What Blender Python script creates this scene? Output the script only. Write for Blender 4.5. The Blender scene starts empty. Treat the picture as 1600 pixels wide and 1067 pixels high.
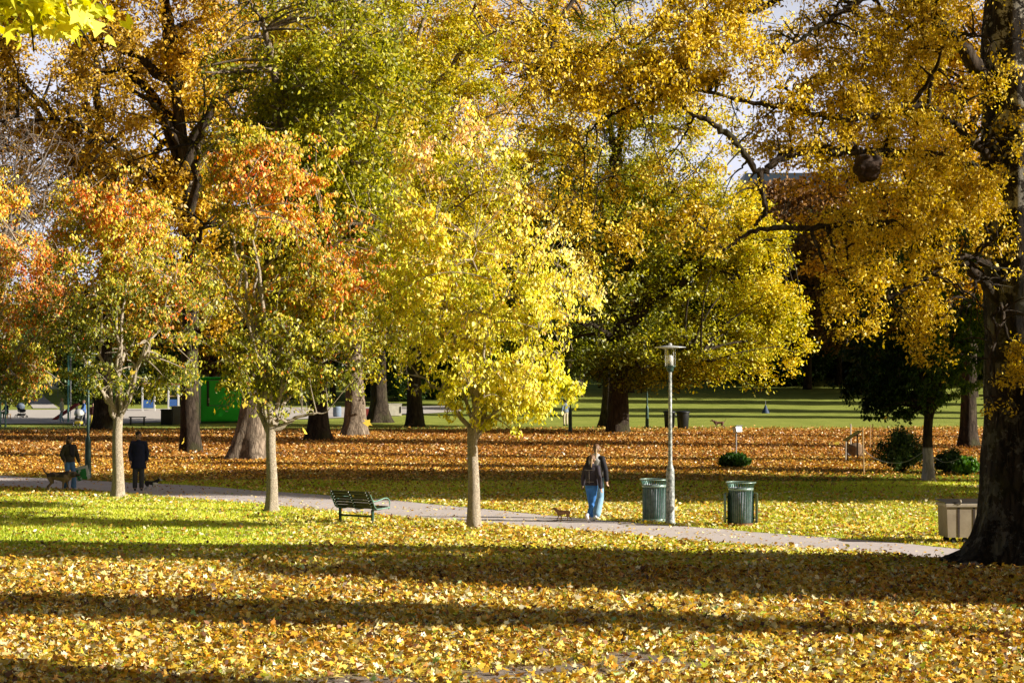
import bpy, bmesh, math
import numpy as np
from mathutils import Vector, Matrix, Euler
R = math.radians
C = bpy.context.scene
col = C.collection
F = 3111.0            # focal length of the photograph in its own pixels
CAMZ = 3.7
HOR = 578.0

# ------------------------------------------------------------------ helpers
def clamp(a, lo=0.0, hi=1.0): return np.minimum(np.maximum(a, lo), hi)
def sstep(a, b, x):
    t = clamp((np.asarray(x, float) - a) / (b - a)); return t * t * (3 - 2 * t)

def _hash(i, j, k, seed):
    h = (i * 374761393 + j * 668265263 + k * 2147483647 + seed * 1274126177) & 0xffffffff
    h = ((h ^ (h >> 13)) * 1103515245) & 0xffffffff
    h = ((h ^ (h >> 16)) * 2246822519) & 0xffffffff
    return ((h ^ (h >> 15)) & 0xffffff) / float(0xffffff)
def vnoise(p, seed=0):
    p = np.asarray(p, float)
    f = np.floor(p); i = f.astype(np.int64); t = p - f; t = t * t * (3 - 2 * t)
    out = 0.0
    for dx in (0, 1):
        wx = t[..., 0] if dx else 1 - t[..., 0]
        for dy in (0, 1):
            wy = t[..., 1] if dy else 1 - t[..., 1]
            for dz in (0, 1):
                wz = t[..., 2] if dz else 1 - t[..., 2]
                out = out + wx * wy * wz * _hash(i[..., 0] + dx, i[..., 1] + dy, i[..., 2] + dz, seed)
    return out
def fbm(p, seed=0, oct=3):
    p = np.asarray(p, float); s = 0; a = .5; n = 0
    for o in range(oct):
        s = s + a * vnoise(p * (2 ** o), seed + o * 17); n += a; a *= .5
    return s / n

def H(x, y):
    """height of the ground"""
    x = np.asarray(x, float); y = np.asarray(y, float)
    p = np.stack([x / 7.0, y / 7.0, 0 * x], -1)
    h = (fbm(p, 5, 2) - .5) * .10
    yy = np.minimum(y, 330.0)
    h = h + np.where(yy > 150, 0.0003 * (np.maximum(yy, 150) - 150) ** 2, 0)
    # gentle bank beside the camera
    h = h + 1.9 * sstep(19, 3, y)
    return h
def Hs(x, y): return float(H(x, y))
def G(px, py):
    """ground point seen at photograph pixel (px,py), flat part"""
    d = CAMZ * F / (py - HOR)
    return ((px - 800) / F * d, d)
def W(px, py, d): return Vector(((px - 800) / F * d, d, CAMZ + (HOR - py) / F * d))

def new_obj(name, me, mat=None, parent=None, kind=None):
    o = bpy.data.objects.new(name, me); col.objects.link(o)
    if mat is not None: me.materials.append(mat)
    if parent is not None: o.parent = parent
    if kind: o['kind'] = kind
    return o
def thing(name, label, cat, loc=(0, 0, 0), rz=0.0, group=None):
    o = bpy.data.objects.new(name, None); col.objects.link(o)
    o.location = loc; o.rotation_euler = (0, 0, rz)
    o['label'] = label; o['category'] = cat
    if group: o['group'] = group
    return o
def tag(o, label, cat, group=None):
    o['label'] = label; o['category'] = cat
    if group: o['group'] = group
    return o
def copy_tree(o, parent=None):
    c = o.copy(); col.objects.link(c); c.parent = parent
    for ch in list(o.children): copy_tree(ch, c)
    return c

def np_mesh(name, V, faces_flat, nper, cols=None, smooth=False):
    """faces_flat: int array of indices; nper: verts per face (scalar or array)"""
    V = np.asarray(V, np.float32).reshape(-1, 3)
    ff = np.asarray(faces_flat, np.int32).ravel()
    if np.isscalar(nper): nf = len(ff) // nper; starts = np.arange(nf, dtype=np.int32) * nper
    else:
        nper = np.asarray(nper, np.int32); nf = len(nper); starts = np.concatenate([[0], np.cumsum(nper)[:-1]]).astype(np.int32)
    me = bpy.data.meshes.new(name)
    me.vertices.add(len(V)); me.vertices.foreach_set('co', V.ravel())
    me.loops.add(len(ff)); me.loops.foreach_set('vertex_index', ff)
    me.polygons.add(nf); me.polygons.foreach_set('loop_start', starts)
    me.update(calc_edges=True)
    if smooth: me.polygons.foreach_set('use_smooth', np.ones(nf, bool))
    if cols is not None:
        a = me.attributes.new('leafcol', 'FLOAT_COLOR', 'FACE')
        cc = np.ones((nf, 4), np.float32); cc[:, :3] = cols
        a.data.foreach_set('color', cc.ravel())
    return me

# ---- branches as bezier tubes, vectorised
def bez(P0, P1, P2, k):
    t = np.linspace(0, 1, k)[None, :, None]
    return (1 - t) ** 2 * P0[:, None] + 2 * (1 - t) * t * P1[:, None] + t * t * P2[:, None]
def tubes(pts, rad, m=5):
    """pts (N,k,3) rad (N,k) -> V, faces"""
    N, k, _ = pts.shape
    tan = np.gradient(pts, axis=1); tan /= np.linalg.norm(tan, axis=2, keepdims=True) + 1e-9
    ref = np.where(np.abs(tan[:, :1, 2:3]) > .8, np.array([1., 0, 0]), np.array([0, 0, 1.]))
    u = np.cross(tan, np.broadcast_to(ref, tan.shape)); u /= np.linalg.norm(u, axis=2, keepdims=True) + 1e-9
    v = np.cross(tan, u)
    a = np.arange(m) * 2 * np.pi / m
    ring = pts[:, :, None] + rad[:, :, None, None] * (np.cos(a)[None, None, :, None] * u[:, :, None] + np.sin(a)[None, None, :, None] * v[:, :, None])
    V = ring.reshape(-1, 3)
    base = (np.arange(N) * k * m)[:, None, None] + (np.arange(k - 1) * m)[None, :, None]
    j = np.arange(m)[None, None, :]; j2 = (j + 1) % m
    f = np.stack([base + j, base + j2, base + m + j2, base + m + j], -1).reshape(-1)
    return V, f
class Geo:
    def __init__(s): s.V = []; s.F = []; s.n = 0
    def add(s, V, f): s.V.append(V); s.F.append(f + s.n); s.n += len(V)
    def mesh(s, name, smooth=True): return np_mesh(name, np.concatenate(s.V), np.concatenate(s.F), 4, smooth=smooth)

# ---- leaves
SHAPES = {
 'quad': np.array([[0, 0, 0], [.45, -.30, .10], [1, 0, 0], [.45, .30, .10]], float),
 'oval': np.array([[0, 0, 0], [.3, -.27, .07], [.7, -.20, .04], [1, 0, -.05], [.7, .20, .04], [.3, .27, .07]], float),
 'maple': np.array([[0, 0, 0], [.05, -.42, .10], [.30, -.24, 0], [.52, -.56, .12], [.60, -.20, 0], [1, 0, .12], [.60, .20, 0], [.52, .56, .12], [.30, .24, 0], [.05, .42, .10]], float),
}
SHAPES['maple'][:, 0] -= .1
def leaves(name, cen, axis, size, cols, shape='quad', rng=None, roll=None, flat=0.0, sun=0.0):
    N = len(cen); T = SHAPES[shape]; nv = len(T)
    axis = axis / (np.linalg.norm(axis, axis=1, keepdims=True) + 1e-9)
    rv = rng.normal(size=(N, 3)); rv[:, 2] += flat * 3
    if sun: rv += (np.array([.905, -.20, .37]) * sun * np.sign(rv @ np.array([.905, -.20, .37]))[:, None])
    n = rv - (rv * axis).sum(1, keepdims=True) * axis; n /= np.linalg.norm(n, axis=1, keepdims=True) + 1e-9
    b = np.cross(n, axis)
    s = size[:, None, None]
    curl = rng.uniform(-.5, 1.8, N)[:, None, None]
    wid = rng.uniform(.8, 1.15, N)[:, None, None]
    V = cen[:, None] + s * (T[None, :, 0:1] * axis[:, None] + wid * T[None, :, 1:2] * b[:, None] + curl * T[None, :, 2:3] * n[:, None])
    if shape == 'maple': V[:, 1:] += rng.normal(0, .075, (N, nv - 1, 3)) * s
    f = np.arange(N * nv)
    return np_mesh(name, V.reshape(-1, 3), f, nv, cols)

def ramp(stops, t):
    """stops: list of rgb; t 0..1"""
    S = np.array(stops, float); n = len(S) - 1
    t = clamp(t) * n; i = np.minimum(t.astype(int), n - 1); f = (t - i)[:, None]
    return S[i] * (1 - f) + S[i + 1] * f

# ------------------------------------------------------------------ materials
def mat_new(name):
    m = bpy.data.materials.new(name); m.use_nodes = True
    nt = m.node_tree; nt.nodes.clear()
    out = nt.nodes.new('ShaderNodeOutputMaterial')
    return m, nt, out
def N(nt, t, **kw):
    n = nt.nodes.new(t)
    for k, v in kw.items():
        if k.startswith('i_'):
            key = k[2:]
            key = int(key) if key.isdigit() else key.replace('_', ' ')
            n.inputs[key].default_value = v
        else: setattr(n, k, v)
    return n
def rgba(c): return (c[0], c[1], c[2], 1)

def plain(name, c, rough=.6, metal=0.0, vary=.25, scale=6.0, bump=.0, c2=None, spec=.4):
    m, nt, out = mat_new(name)
    p = N(nt, 'ShaderNodeBsdfPrincipled'); p.inputs['Roughness'].default_value = rough; p.inputs['Metallic'].default_value = metal
    p.inputs['Specular IOR Level'].default_value = spec
    tc = N(nt, 'ShaderNodeTexCoord'); no = N(nt, 'ShaderNodeTexNoise'); no.inputs['Scale'].default_value = scale; no.inputs['Detail'].default_value = 6; no.inputs['Roughness'].default_value = .65
    nt.links.new(tc.outputs['Object'], no.inputs['Vector'])
    cr = N(nt, 'ShaderNodeValToRGB'); cr.color_ramp.elements[0].position = .3; cr.color_ramp.elements[1].position = .7
    lo = c2 if c2 is not None else tuple(x * (1 - vary) for x in c)
    hi = c if c2 is not None else tuple(min(1, x * (1 + vary)) for x in c)
    cr.color_ramp.elements[0].color = rgba(lo); cr.color_ramp.elements[1].color = rgba(hi)
    nt.links.new(no.outputs['Fac'], cr.inputs['Fac']); nt.links.new(cr.outputs['Color'], p.inputs['Base Color'])
    if bump:
        b = N(nt, 'ShaderNodeBump'); b.inputs['Strength'].default_value = bump; b.inputs['Distance'].default_value = .02
        nt.links.new(no.outputs['Fac'], b.inputs['Height']); nt.links.new(b.outputs['Normal'], p.inputs['Normal'])
    nt.links.new(p.outputs['BSDF'], out.inputs['Surface'])
    return m

def leaf_mat(name, transl=.38, gloss=.12):
    m, nt, out = mat_new(name)
    at = N(nt, 'ShaderNodeAttribute', attribute_name='leafcol')
    d = N(nt, 'ShaderNodeBsdfDiffuse'); t = N(nt, 'ShaderNodeBsdfTranslucent'); g = N(nt, 'ShaderNodeBsdfGlossy'); g.inputs['Roughness'].default_value = .45
    g.inputs['Color'].default_value = (1, 1, .95, 1)
    hs = N(nt, 'ShaderNodeHueSaturation'); hs.inputs['Saturation'].default_value = 1.15; hs.inputs['Value'].default_value = 1.15
    nt.links.new(at.outputs['Color'], d.inputs['Color']); nt.links.new(at.outputs['Color'], hs.inputs['Color']); nt.links.new(hs.outputs['Color'], t.inputs['Color'])
    hs.inputs['Value'].default_value = transl * 2.0
    a = N(nt, 'ShaderNodeAddShader')
    b = N(nt, 'ShaderNodeMixShader'); b.inputs[0].default_value = gloss * .5
    nt.links.new(d.outputs[0], a.inputs[0]); nt.links.new(t.outputs[0], a.inputs[1])
    nt.links.new(a.outputs[0], b.inputs[1]); nt.links.new(g.outputs[0], b.inputs[2])
    nt.links.new(b.outputs[0], out.inputs['Surface'])
    return m

def bark_mat(name, dark, light, scale=3.0, moss=None, blotch=0.0, limed=0.0, bumpd=.05, stretch=.22):
    m, nt, out = mat_new(name)
    p = N(nt, 'ShaderNodeBsdfPrincipled'); p.inputs['Roughness'].default_value = .9; p.inputs['Specular IOR Level'].default_value = .15
    tc = N(nt, 'ShaderNodeTexCoord'); mp = N(nt, 'ShaderNodeMapping'); mp.inputs['Scale'].default_value = (1, 1, stretch)
    nt.links.new(tc.outputs['Object'], mp.inputs['Vector'])
    nz = N(nt, 'ShaderNodeTexNoise'); nz.inputs['Scale'].default_value = scale * 2.2; nz.inputs['Detail'].default_value = 8; nz.inputs['Roughness'].default_value = .7; nz.inputs['Distortion'].default_value = .6
    nt.links.new(mp.outputs[0], nz.inputs['Vector'])
    vo = N(nt, 'ShaderNodeTexVoronoi', feature='DISTANCE_TO_EDGE'); vo.inputs['Scale'].default_value = scale * 2.6
    ad = N(nt, 'ShaderNodeMixRGB'); ad.inputs[0].default_value = .25
    nt.links.new(mp.outputs[0], ad.inputs[1]); nt.links.new(nz.outputs['Color'], ad.inputs[2]); nt.links.new(ad.outputs[0], vo.inputs['Vector'])
    cr = N(nt, 'ShaderNodeValToRGB'); cr.color_ramp.elements[0].position = .3; cr.color_ramp.elements[1].position = .68
    cr.color_ramp.elements[0].color = rgba(dark); cr.color_ramp.elements[1].color = rgba(light)
    nt.links.new(nz.outputs['Fac'], cr.inputs['Fac'])
    vr = N(nt, 'ShaderNodeValToRGB'); vr.color_ramp.elements[0].position = .0; vr.color_ramp.elements[1].position = .16
    vr.color_ramp.elements[0].color = (.35, .33, .3, 1); vr.color_ramp.elements[1].color = (1, 1, 1, 1)
    nt.links.new(vo.outputs['Distance'], vr.inputs['Fac'])
    mu = N(nt, 'ShaderNodeMixRGB', blend_type='MULTIPLY'); mu.inputs[0].default_value = .8
    nt.links.new(cr.outputs['Color'], mu.inputs[1]); nt.links.new(vr.outputs['Color'], mu.inputs[2])
    last = mu.outputs[0]
    if moss is not None:
        n2 = N(nt, 'ShaderNodeTexNoise'); n2.inputs['Scale'].default_value = 1.3; n2.inputs['Detail'].default_value = 5
        nt.links.new(tc.outputs['Object'], n2.inputs['Vector'])
        c2 = N(nt, 'ShaderNodeValToRGB'); c2.color_ramp.elements[0].position = .5; c2.color_ramp.elements[1].position = .62
        nt.links.new(n2.outputs['Fac'], c2.inputs['Fac'])
        mm = N(nt, 'ShaderNodeMixRGB'); nt.links.new(c2.outputs['Color'], mm.inputs[0]); nt.links.new(last, mm.inputs[1]); mm.inputs[2].default_value = rgba(moss)
        last = mm.outputs[0]
    if blotch:
        n3 = N(nt, 'ShaderNodeTexNoise'); n3.inputs['Scale'].default_value = 2.6; n3.inputs['Detail'].default_value = 7; n3.inputs['Roughness'].default_value = .75
        nt.links.new(tc.outputs['Object'], n3.inputs['Vector'])
        c3 = N(nt, 'ShaderNodeValToRGB'); c3.color_ramp.elements[0].position = .53; c3.color_ramp.elements[1].position = .56
        nt.links.new(n3.outputs['Fac'], c3.inputs['Fac'])
        # only the upper part of the trunk is pale
        sx = N(nt, 'ShaderNodeSeparateXYZ'); nt.links.new(tc.outputs['Object'], sx.inputs[0])
        mr = N(nt, 'ShaderNodeMapRange'); mr.inputs[1].default_value = 4.5; mr.inputs[2].default_value = 8.0; mr.inputs[3].default_value = .25; mr.inputs[4].default_value = 1.0
        nt.links.new(sx.outputs[2], mr.inputs[0])
        ml = N(nt, 'ShaderNodeMath', operation='MULTIPLY'); nt.links.new(c3.outputs['Color'], ml.inputs[0]); nt.links.new(mr.outputs[0], ml.inputs[1])
        mm = N(nt, 'ShaderNodeMixRGB'); nt.links.new(ml.outputs[0], mm.inputs[0]); nt.links.new(last, mm.inputs[1]); mm.inputs[2].default_value = (blotch, blotch * .95, blotch * .85, 1)
        last = mm.outputs[0]
    if limed:
        sx = N(nt, 'ShaderNodeSeparateXYZ'); nt.links.new(tc.outputs['Object'], sx.inputs[0])
        mr = N(nt, 'ShaderNodeMapRange'); mr.inputs[1].default_value = limed; mr.inputs[2].default_value = limed + .08; mr.inputs[3].default_value = 1; mr.inputs[4].default_value = 0
        nt.links.new(sx.outputs[2], mr.inputs[0]); mm = N(nt, 'ShaderNodeMixRGB'); nt.links.new(mr.outputs[0], mm.inputs[0]); nt.links.new(last, mm.inputs[1])
        c4 = N(nt, 'ShaderNodeMixRGB', blend_type='MULTIPLY'); c4.inputs[0].default_value = .6; c4.inputs[1].default_value = (.62, .56, .55, 1); nt.links.new(vr.outputs['Color'], c4.inputs[2]); nt.links.new(c4.outputs[0], mm.inputs[2]); last = mm.outputs[0]
    nt.links.new(last, p.inputs['Base Color'])
    b = N(nt, 'ShaderNodeBump'); b.inputs['Strength'].default_value = .9; b.inputs['Distance'].default_value = bumpd
    mb = N(nt, 'ShaderNodeMixRGB'); mb.inputs[0].default_value = .5; nt.links.new(vr.outputs['Color'], mb.inputs[1]); nt.links.new(nz.outputs['Fac'], mb.inputs[2])
    nt.links.new(mb.outputs[0], b.inputs['Height']); nt.links.new(b.outputs['Normal'], p.inputs['Normal'])
    nt.links.new(p.outputs['BSDF'], out.inputs['Surface'])
    return m

M = {}
M['leaf'] = leaf_mat('autumn_leaf', .26, .06)
M['litter'] = leaf_mat('fallen_leaf', .12, .14)
M['bark_dark'] = bark_mat('dark_bark', (.022, .016, .012), (.10, .075, .055), 3.0, moss=(.055, .05, .025), bumpd=.06)
M['bark_big'] = bark_mat('old_birch_bark', (.012, .010, .009), (.075, .058, .045), 3.2, moss=(.05, .045, .015), blotch=.42, bumpd=.09)
M['bark_grey'] = bark_mat('grey_maple_bark', (.10, .07, .05), (.44, .35, .26), 3.0, bumpd=.06)
M['bark_pale'] = bark_mat('smooth_cherry_bark', (.42, .34, .25), (.74, .64, .50), 9.0, bumpd=.02, stretch=.8)
M['bark_limed'] = bark_mat('limed_trunk', (.022, .016, .012), (.10, .075, .055), 3.0, limed=1.05, bumpd=.03)
M['bark_white'] = bark_mat('limed_bark', (.22, .20, .18), (.42, .40, .37), 6, bumpd=.02)
M['bark_bare'] = bark_mat('bare_twig_bark', (.13, .10, .085), (.36, .30, .25), 6, bumpd=.01)
M['grass_blade'] = leaf_mat('grass_blade', .25, .08)
M['burl'] = plain('burl_bark', (.035, .018, .010), .9, 0, .5, 7, 1.0)
M['rust'] = plain('rusty_steel', (.16, .075, .03), .7, .3, .4, 8)
M['wood_stake'] = plain('yellow_timber', (.36, .23, .10), .8, 0, .3, 9, .2)  # plain yellow brown wood tone
M['rope'] = plain('pale_rope', (.42, .42, .42), .8)
M['lamp_metal'] = plain('speckled_lamp_paint', (.55, .56, .55), .5, .2, .0, 16, .2, c2=(.02, .05, .045))
M['lamp_green'] = plain('dark_green_lamp_paint', (.035, .075, .065), .4, .2, .3, 12)
M['lamp_disc'] = plain('pale_lamp_metal', (.62, .63, .62), .35, .4, .1)
M['bin_green'] = plain('bin_green_paint', (.045, .115, .095), .32, .25, .35, 14, .1)
M['bin_rim'] = plain('bin_rim_paint', (.26, .36, .32), .3, .3, .25, 14, .1)
M['bin_liner'] = plain('grey_bin_liner', (.40, .43, .50), .55, .0, .45, 7)
M['bench_slat'] = plain('dark_bench_slat', (.030, .036, .026), .38, 0, .35, 10, .1, spec=.6)
M['bench_metal'] = plain('green_bench_steel', (.03, .085, .065), .35, .3, .2, 8)
M['bench_arm'] = plain('worn_green_armrest', (.18, .34, .28), .35, .3, .15, 8)
M['bolt'] = plain('bright_bolt_head', (.7, .7, .7), .3, .6, .1)
M['brass'] = plain('brass_plaque', (.5, .4, .15), .35, .7, .1)
M['black'] = plain('black_plastic', (.012, .013, .016), .45, 0, .3, 5)
M['rubber'] = plain('black_rubber', (.015, .014, .014), .8, 0, .3)
M['dumpster'] = plain('weathered_tan_panel', (.36, .30, .22), .7, 0, .0, 3.5, .2, c2=(.24, .19, .135))
M['dump_rail'] = plain('tan_grey_lip', (.38, .33, .26), .6, .1, .2, 5)
M['dump_dark'] = plain('dark_groove', (.05, .035, .028), .8, 0, .3)
M['kiosk'] = plain('bright_green_panel', (.03, .62, .05), .35, 0, .12, 1.3)
M['kiosk_dark'] = plain('dark_green_base', (.008, .07, .018), .5, 0, .2, 1.3)
M['white'] = plain('off_white_paint', (.72, .72, .70), .5, 0, .1, 3)
M['grey'] = plain('mid_grey_paint', (.28, .29, .30), .6, 0, .2, 3)
M['concrete'] = plain('pale_concrete', (.42, .39, .34), .85, 0, .2, 3, .2)
M['red'] = plain('dull_red_paint', (.32, .05, .05), .6, 0, .2, 3)
M['blue'] = plain('blue_paint', (.05, .14, .42), .5, 0, .2, 3)
M['teal'] = plain('teal_paint', (.16, .42, .40), .45, 0, .15, 3)
M['skin'] = plain('skin', (.46, .27, .19), .55, 0, .1, 12)
M['hair_brown'] = plain('brown_hair', (.055, .028, .016), .5, 0, .4, 30, .4)
M['hair_dark'] = plain('near_black_hair', (.018, .013, .010), .5, 0, .4, 30, .4)
M['hair_blond'] = plain('fair_hair', (.45, .31, .16), .5, 0, .3, 40, .4)  # blond, the hair's own colour
M['hair_mid'] = plain('light_brown_hair', (.17, .09, .045), .5, 0, .35, 40, .4)
M['olive'] = plain('olive_quilted_cloth', (.040, .036, .024), .7, 0, .3, 9, .4)
M['navy'] = plain('navy_wool', (.010, .014, .045), .85, 0, .3, 14, .3)
M['blackcloth'] = plain('black_cloth', (.013, .012, .018), .8, 0, .35, 14, .3)
M['plumcloth'] = plain('faded_black_denim', (.032, .026, .040), .8, 0, .3, 18, .3)
M['stitch'] = plain('pale_stitching', (.55, .48, .45), .8)
M['jeans'] = plain('blue_denim', (.09, .21, .46), .8, 0, .22, 9, .3)
M['jeans_bright'] = plain('bright_blue_denim', (.035, .17, .50), .75, 0, .25, 9, .3)
M['jeans_light'] = plain('light_blue_denim', (.24, .42, .60), .8, 0, .2, 9, .3)
M['greytrouser'] = plain('grey_trouser_cloth', (.055, .06, .068), .85, 0, .2, 10, .3)
M['beige'] = plain('beige_cloth', (.50, .43, .32), .85, 0, .15, 8, .2)
M['cream'] = plain('cream_quilted_cloth', (.70, .66, .52), .8, 0, .15, 8, .3)
M['greyblue'] = plain('grey_blue_cloth', (.17, .22, .30), .8, 0, .2, 8, .2)
M['greyvest'] = plain('pale_grey_cloth', (.42, .42, .42), .8, 0, .2, 8, .2)
M['shoe_white'] = plain('white_shoe', (.78, .77, .78), .5, 0, .1)
M['shoe_black'] = plain('black_shoe', (.02, .02, .022), .5, 0, .2)
M['darkred'] = plain('dark_red_knit', (.05, .012, .010), .85, 0, .3)
M['cone'] = plain('dark_blue_cloth', (.02, .045, .11), .6, 0, .2)
M['stone'] = plain('wood_stump', (.20, .13, .075), .9, 0, .35, 4, .5)
M['panel'] = plain('dark_display_panel', (.03, .03, .032), .3, 0, .2)
M['yellow'] = plain('yellow_cloth', (.65, .50, .06), .7, 0, .2)
M['roof'] = plain('blue_grey_roofing', (.075, .105, .17), .5, .1, .15, .5)
M['wallpale'] = plain('far_render_wall', (.36, .33, .30), .9, 0, .15, .3)
M['win'] = plain('far_window_glass', (.03, .04, .05), .15, 0, .2)
M['eye'] = plain('dark_eye', (.01, .008, .006), .2)
M['lip'] = plain('lip', (.35, .12, .10), .5)
M['skin'] = plain('skin', (.50, .30, .22), .55, 0, .08, 12)
M['soil'] = plain('earth', (.10, .06, .04), .95, 0, .3, 4, .4)

# glass of the lamp
m, nt, out = mat_new('lamp_glass')
g = N(nt, 'ShaderNodeBsdfGlass'); g.inputs['Roughness'].default_value = .05; g.inputs['IOR'].default_value = 1.1
tr = N(nt, 'ShaderNodeBsdfTransparent'); tr.inputs['Color'].default_value = (.92, .93, .95, 1); mx = N(nt, 'ShaderNodeMixShader'); mx.inputs[0].default_value = .35
nt.links.new(tr.outputs[0], mx.inputs[1]); nt.links.new(g.outputs[0], mx.inputs[2]); nt.links.new(mx.outputs[0], out.inputs['Surface'])
M['glass'] = m

# ------------------------------------------------------------------ modelling kit for objects
class MB:
    """collects simple solids into one mesh"""
    def __init__(s): s.bm = bmesh.new()
    def box(s, c, size, rot=(0, 0, 0), bev=0.0):
        r = bmesh.ops.create_cube(s.bm, size=1.0); vs = r['verts']
        bmesh.ops.scale(s.bm, vec=size, verts=vs)
        if bev > 0:
            es = list({e for v in vs for e in v.link_edges})
            rr = bmesh.ops.bevel(s.bm, geom=es, offset=bev, segments=2, affect='EDGES', profile=.6)
            vs = list({v for v in rr['verts']} | {v for v in vs if v.is_valid})
        M_ = Matrix.Translation(c) @ Euler(rot).to_matrix().to_4x4()
        bmesh.ops.transform(s.bm, matrix=M_, verts=vs); return s
    def lathe(s, prof, c=(0, 0, 0), n=28, a0=0.0, a1=2 * math.pi, rot=None):
        full = abs(a1 - a0 - 2 * math.pi) < 1e-6; k = n if full else n + 1
        Mx = Matrix.Translation(c) @ (Euler(rot).to_matrix().to_4x4() if rot else Matrix())
        rings = []
        for (r, z) in prof:
            rings.append([s.bm.verts.new(Mx @ Vector((r * math.cos(a0 + (a1 - a0) * i / n), r * math.sin(a0 + (a1 - a0) * i / n), z))) for i in range(k)])
        for A, B in zip(rings[:-1], rings[1:]):
            for i in range(n):
                j = (i + 1) % k
                s.bm.faces.new((A[i], A[j], B[j], B[i]))
        return s
    def tube(s, pts, r, n=8, caps=True):
        P = [Vector(p) for p in pts]; rr = r if isinstance(r, (list, tuple)) else [r] * len(P); rings = []
        up = Vector((0, 0, 1)); last = None
        for i, p in enumerate(P):
            t = (P[min(i + 1, len(P) - 1)] - P[max(i - 1, 0)]).normalized()
            u = t.cross(up if last is None else last)
            if u.length < .05: u = t.cross(Vector((1, 0, 0)))
            u.normalize(); v = t.cross(u); last = up if last is None else last
            rings.append([s.bm.verts.new(p + (u * math.cos(2 * math.pi * j / n) + v * math.sin(2 * math.pi * j / n)) * rr[i]) for j in range(n)])
        for A, B in zip(rings[:-1], rings[1:]):
            for j in range(n): s.bm.faces.new((A[j], A[(j + 1) % n], B[(j + 1) % n], B[j]))
        if caps: s.bm.faces.new(rings[0][::-1]); s.bm.faces.new(rings[-1])
        return s
    def ell(s, c, r, rot=(0, 0, 0), sub=3):
        q_ = bmesh.ops.create_icosphere(s.bm, subdivisions=sub, radius=1.0); vs = q_['verts']
        bmesh.ops.scale(s.bm, vec=r, verts=vs)
        bmesh.ops.transform(s.bm, matrix=Matrix.Translation(c) @ Euler(rot).to_matrix().to_4x4(), verts=vs); return s
    def cap(s, p0, p1, r0, r1, n=14):
        """tapered capsule; radius may be (rx,ry) pair in world x / other"""
        p0, p1 = Vector(p0), Vector(p1); d = p1 - p0; L = d.length
        t = d.normalized(); u = Vector((1, 0, 0)) - t * t.x
        if u.length < .3: u = Vector((0, 1, 0)) - t * t.y
        u.normalize(); v = t.cross(u)
        A0 = r0 if isinstance(r0, tuple) else (r0, r0); A1 = r1 if isinstance(r1, tuple) else (r1, r1); rings = []
        seq = [(0, -math.cos(a) , math.sin(a)) for a in (.25, .6, 1.0, 1.3)] + [(0, 0, 1), (.5, 0, 1), (1, 0, 1)] + [(1, math.cos(a), math.sin(a)) for a in (1.3, 1.0, .6, .25)]
        for (f, off, sc) in seq:
            a = A0[0] * (1 - f) + A1[0] * f; b = A0[1] * (1 - f) + A1[1] * f; c = p0 + d * f + t * off * min(a, b)
            rings.append([s.bm.verts.new(c + u * math.cos(2 * math.pi * j / n) * a * sc + v * math.sin(2 * math.pi * j / n) * b * sc) for j in range(n)])
        for A, B in zip(rings[:-1], rings[1:]):
            for j in range(n): s.bm.faces.new((A[j], A[(j + 1) % n], B[(j + 1) % n], B[j]))
        s.bm.faces.new(rings[0][::-1]); s.bm.faces.new(rings[-1]); return s
    def loft(s, secs, c=(0, 0, 0), n=26):
        """closed elliptical loft; secs: (z, rx, ry, dy)"""
        rings = [[s.bm.verts.new((c[0] + rx * math.cos(2 * math.pi * i / n), c[1] + dy + ry * math.sin(2 * math.pi * i / n), c[2] + z)) for i in range(n)] for z, rx, ry, dy in secs]
        for A, B in zip(rings[:-1], rings[1:]):
            for i in range(n): s.bm.faces.new((A[i], A[(i + 1) % n], B[(i + 1) % n], B[i]))
        s.bm.faces.new(rings[0][::-1]); s.bm.faces.new(rings[-1]); return s
    def prism(s, poly, y0, y1):
        """poly: (x,z) outline, extruded along y"""
        A = [s.bm.verts.new((x, y0, z)) for x, z in poly]; B = [s.bm.verts.new((x, y1, z)) for x, z in poly]; n = len(A)
        s.bm.faces.new(A); s.bm.faces.new(B[::-1])
        for i in range(n): s.bm.faces.new((A[i], B[i], B[(i + 1) % n], A[(i + 1) % n]))
        return s
    def mesh(s, name, smooth=False, angle=None):
        me = bpy.data.meshes.new(name); bmesh.ops.recalc_face_normals(s.bm, faces=s.bm.faces[:])
        s.bm.to_mesh(me); s.bm.free()
        if smooth: me.polygons.foreach_set('use_smooth', np.ones(len(me.polygons), bool))
        return me
    def build(s, name, mat, parent=None, smooth=False): return new_obj(name, s.mesh(name, smooth), mat, parent)
    def fuse(s, name, mat, parent=None, voxel=.012, smooth=3, colour=None):
        """one continuous skin over all solids (voxel remesh)"""
        me = s.mesh(name); o = bpy.data.objects.new(name, me); col.objects.link(o)
        r = o.modifiers.new('r', 'REMESH'); r.mode = 'VOXEL'; r.voxel_size = voxel; r.use_smooth_shade = True
        if smooth: k = o.modifiers.new('s', 'SMOOTH'); k.factor = .5; k.iterations = smooth
        dg = bpy.context.evaluated_depsgraph_get(); m2 = bpy.data.meshes.new_from_object(o.evaluated_get(dg))
        bpy.data.objects.remove(o); bpy.data.meshes.remove(me); m2.name = name; m2.materials.clear()
        m2.polygons.foreach_set('use_smooth', np.ones(len(m2.polygons), bool))
        if colour:
            n = len(m2.polygons); c = np.zeros(n * 3); m2.polygons.foreach_get('center', c); cc = np.ones((n, 4), np.float32); cc[:, :3] = colour(c.reshape(-1, 3))
            a = m2.attributes.new('leafcol', 'FLOAT_COLOR', 'FACE'); a.data.foreach_set('color', cc.ravel())
        return new_obj(name, m2, mat, parent)
m, nt, out = mat_new('fur'); at = N(nt, 'ShaderNodeAttribute', attribute_name='leafcol'); p = N(nt, 'ShaderNodeBsdfPrincipled'); p.inputs['Roughness'].default_value = .8
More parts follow.
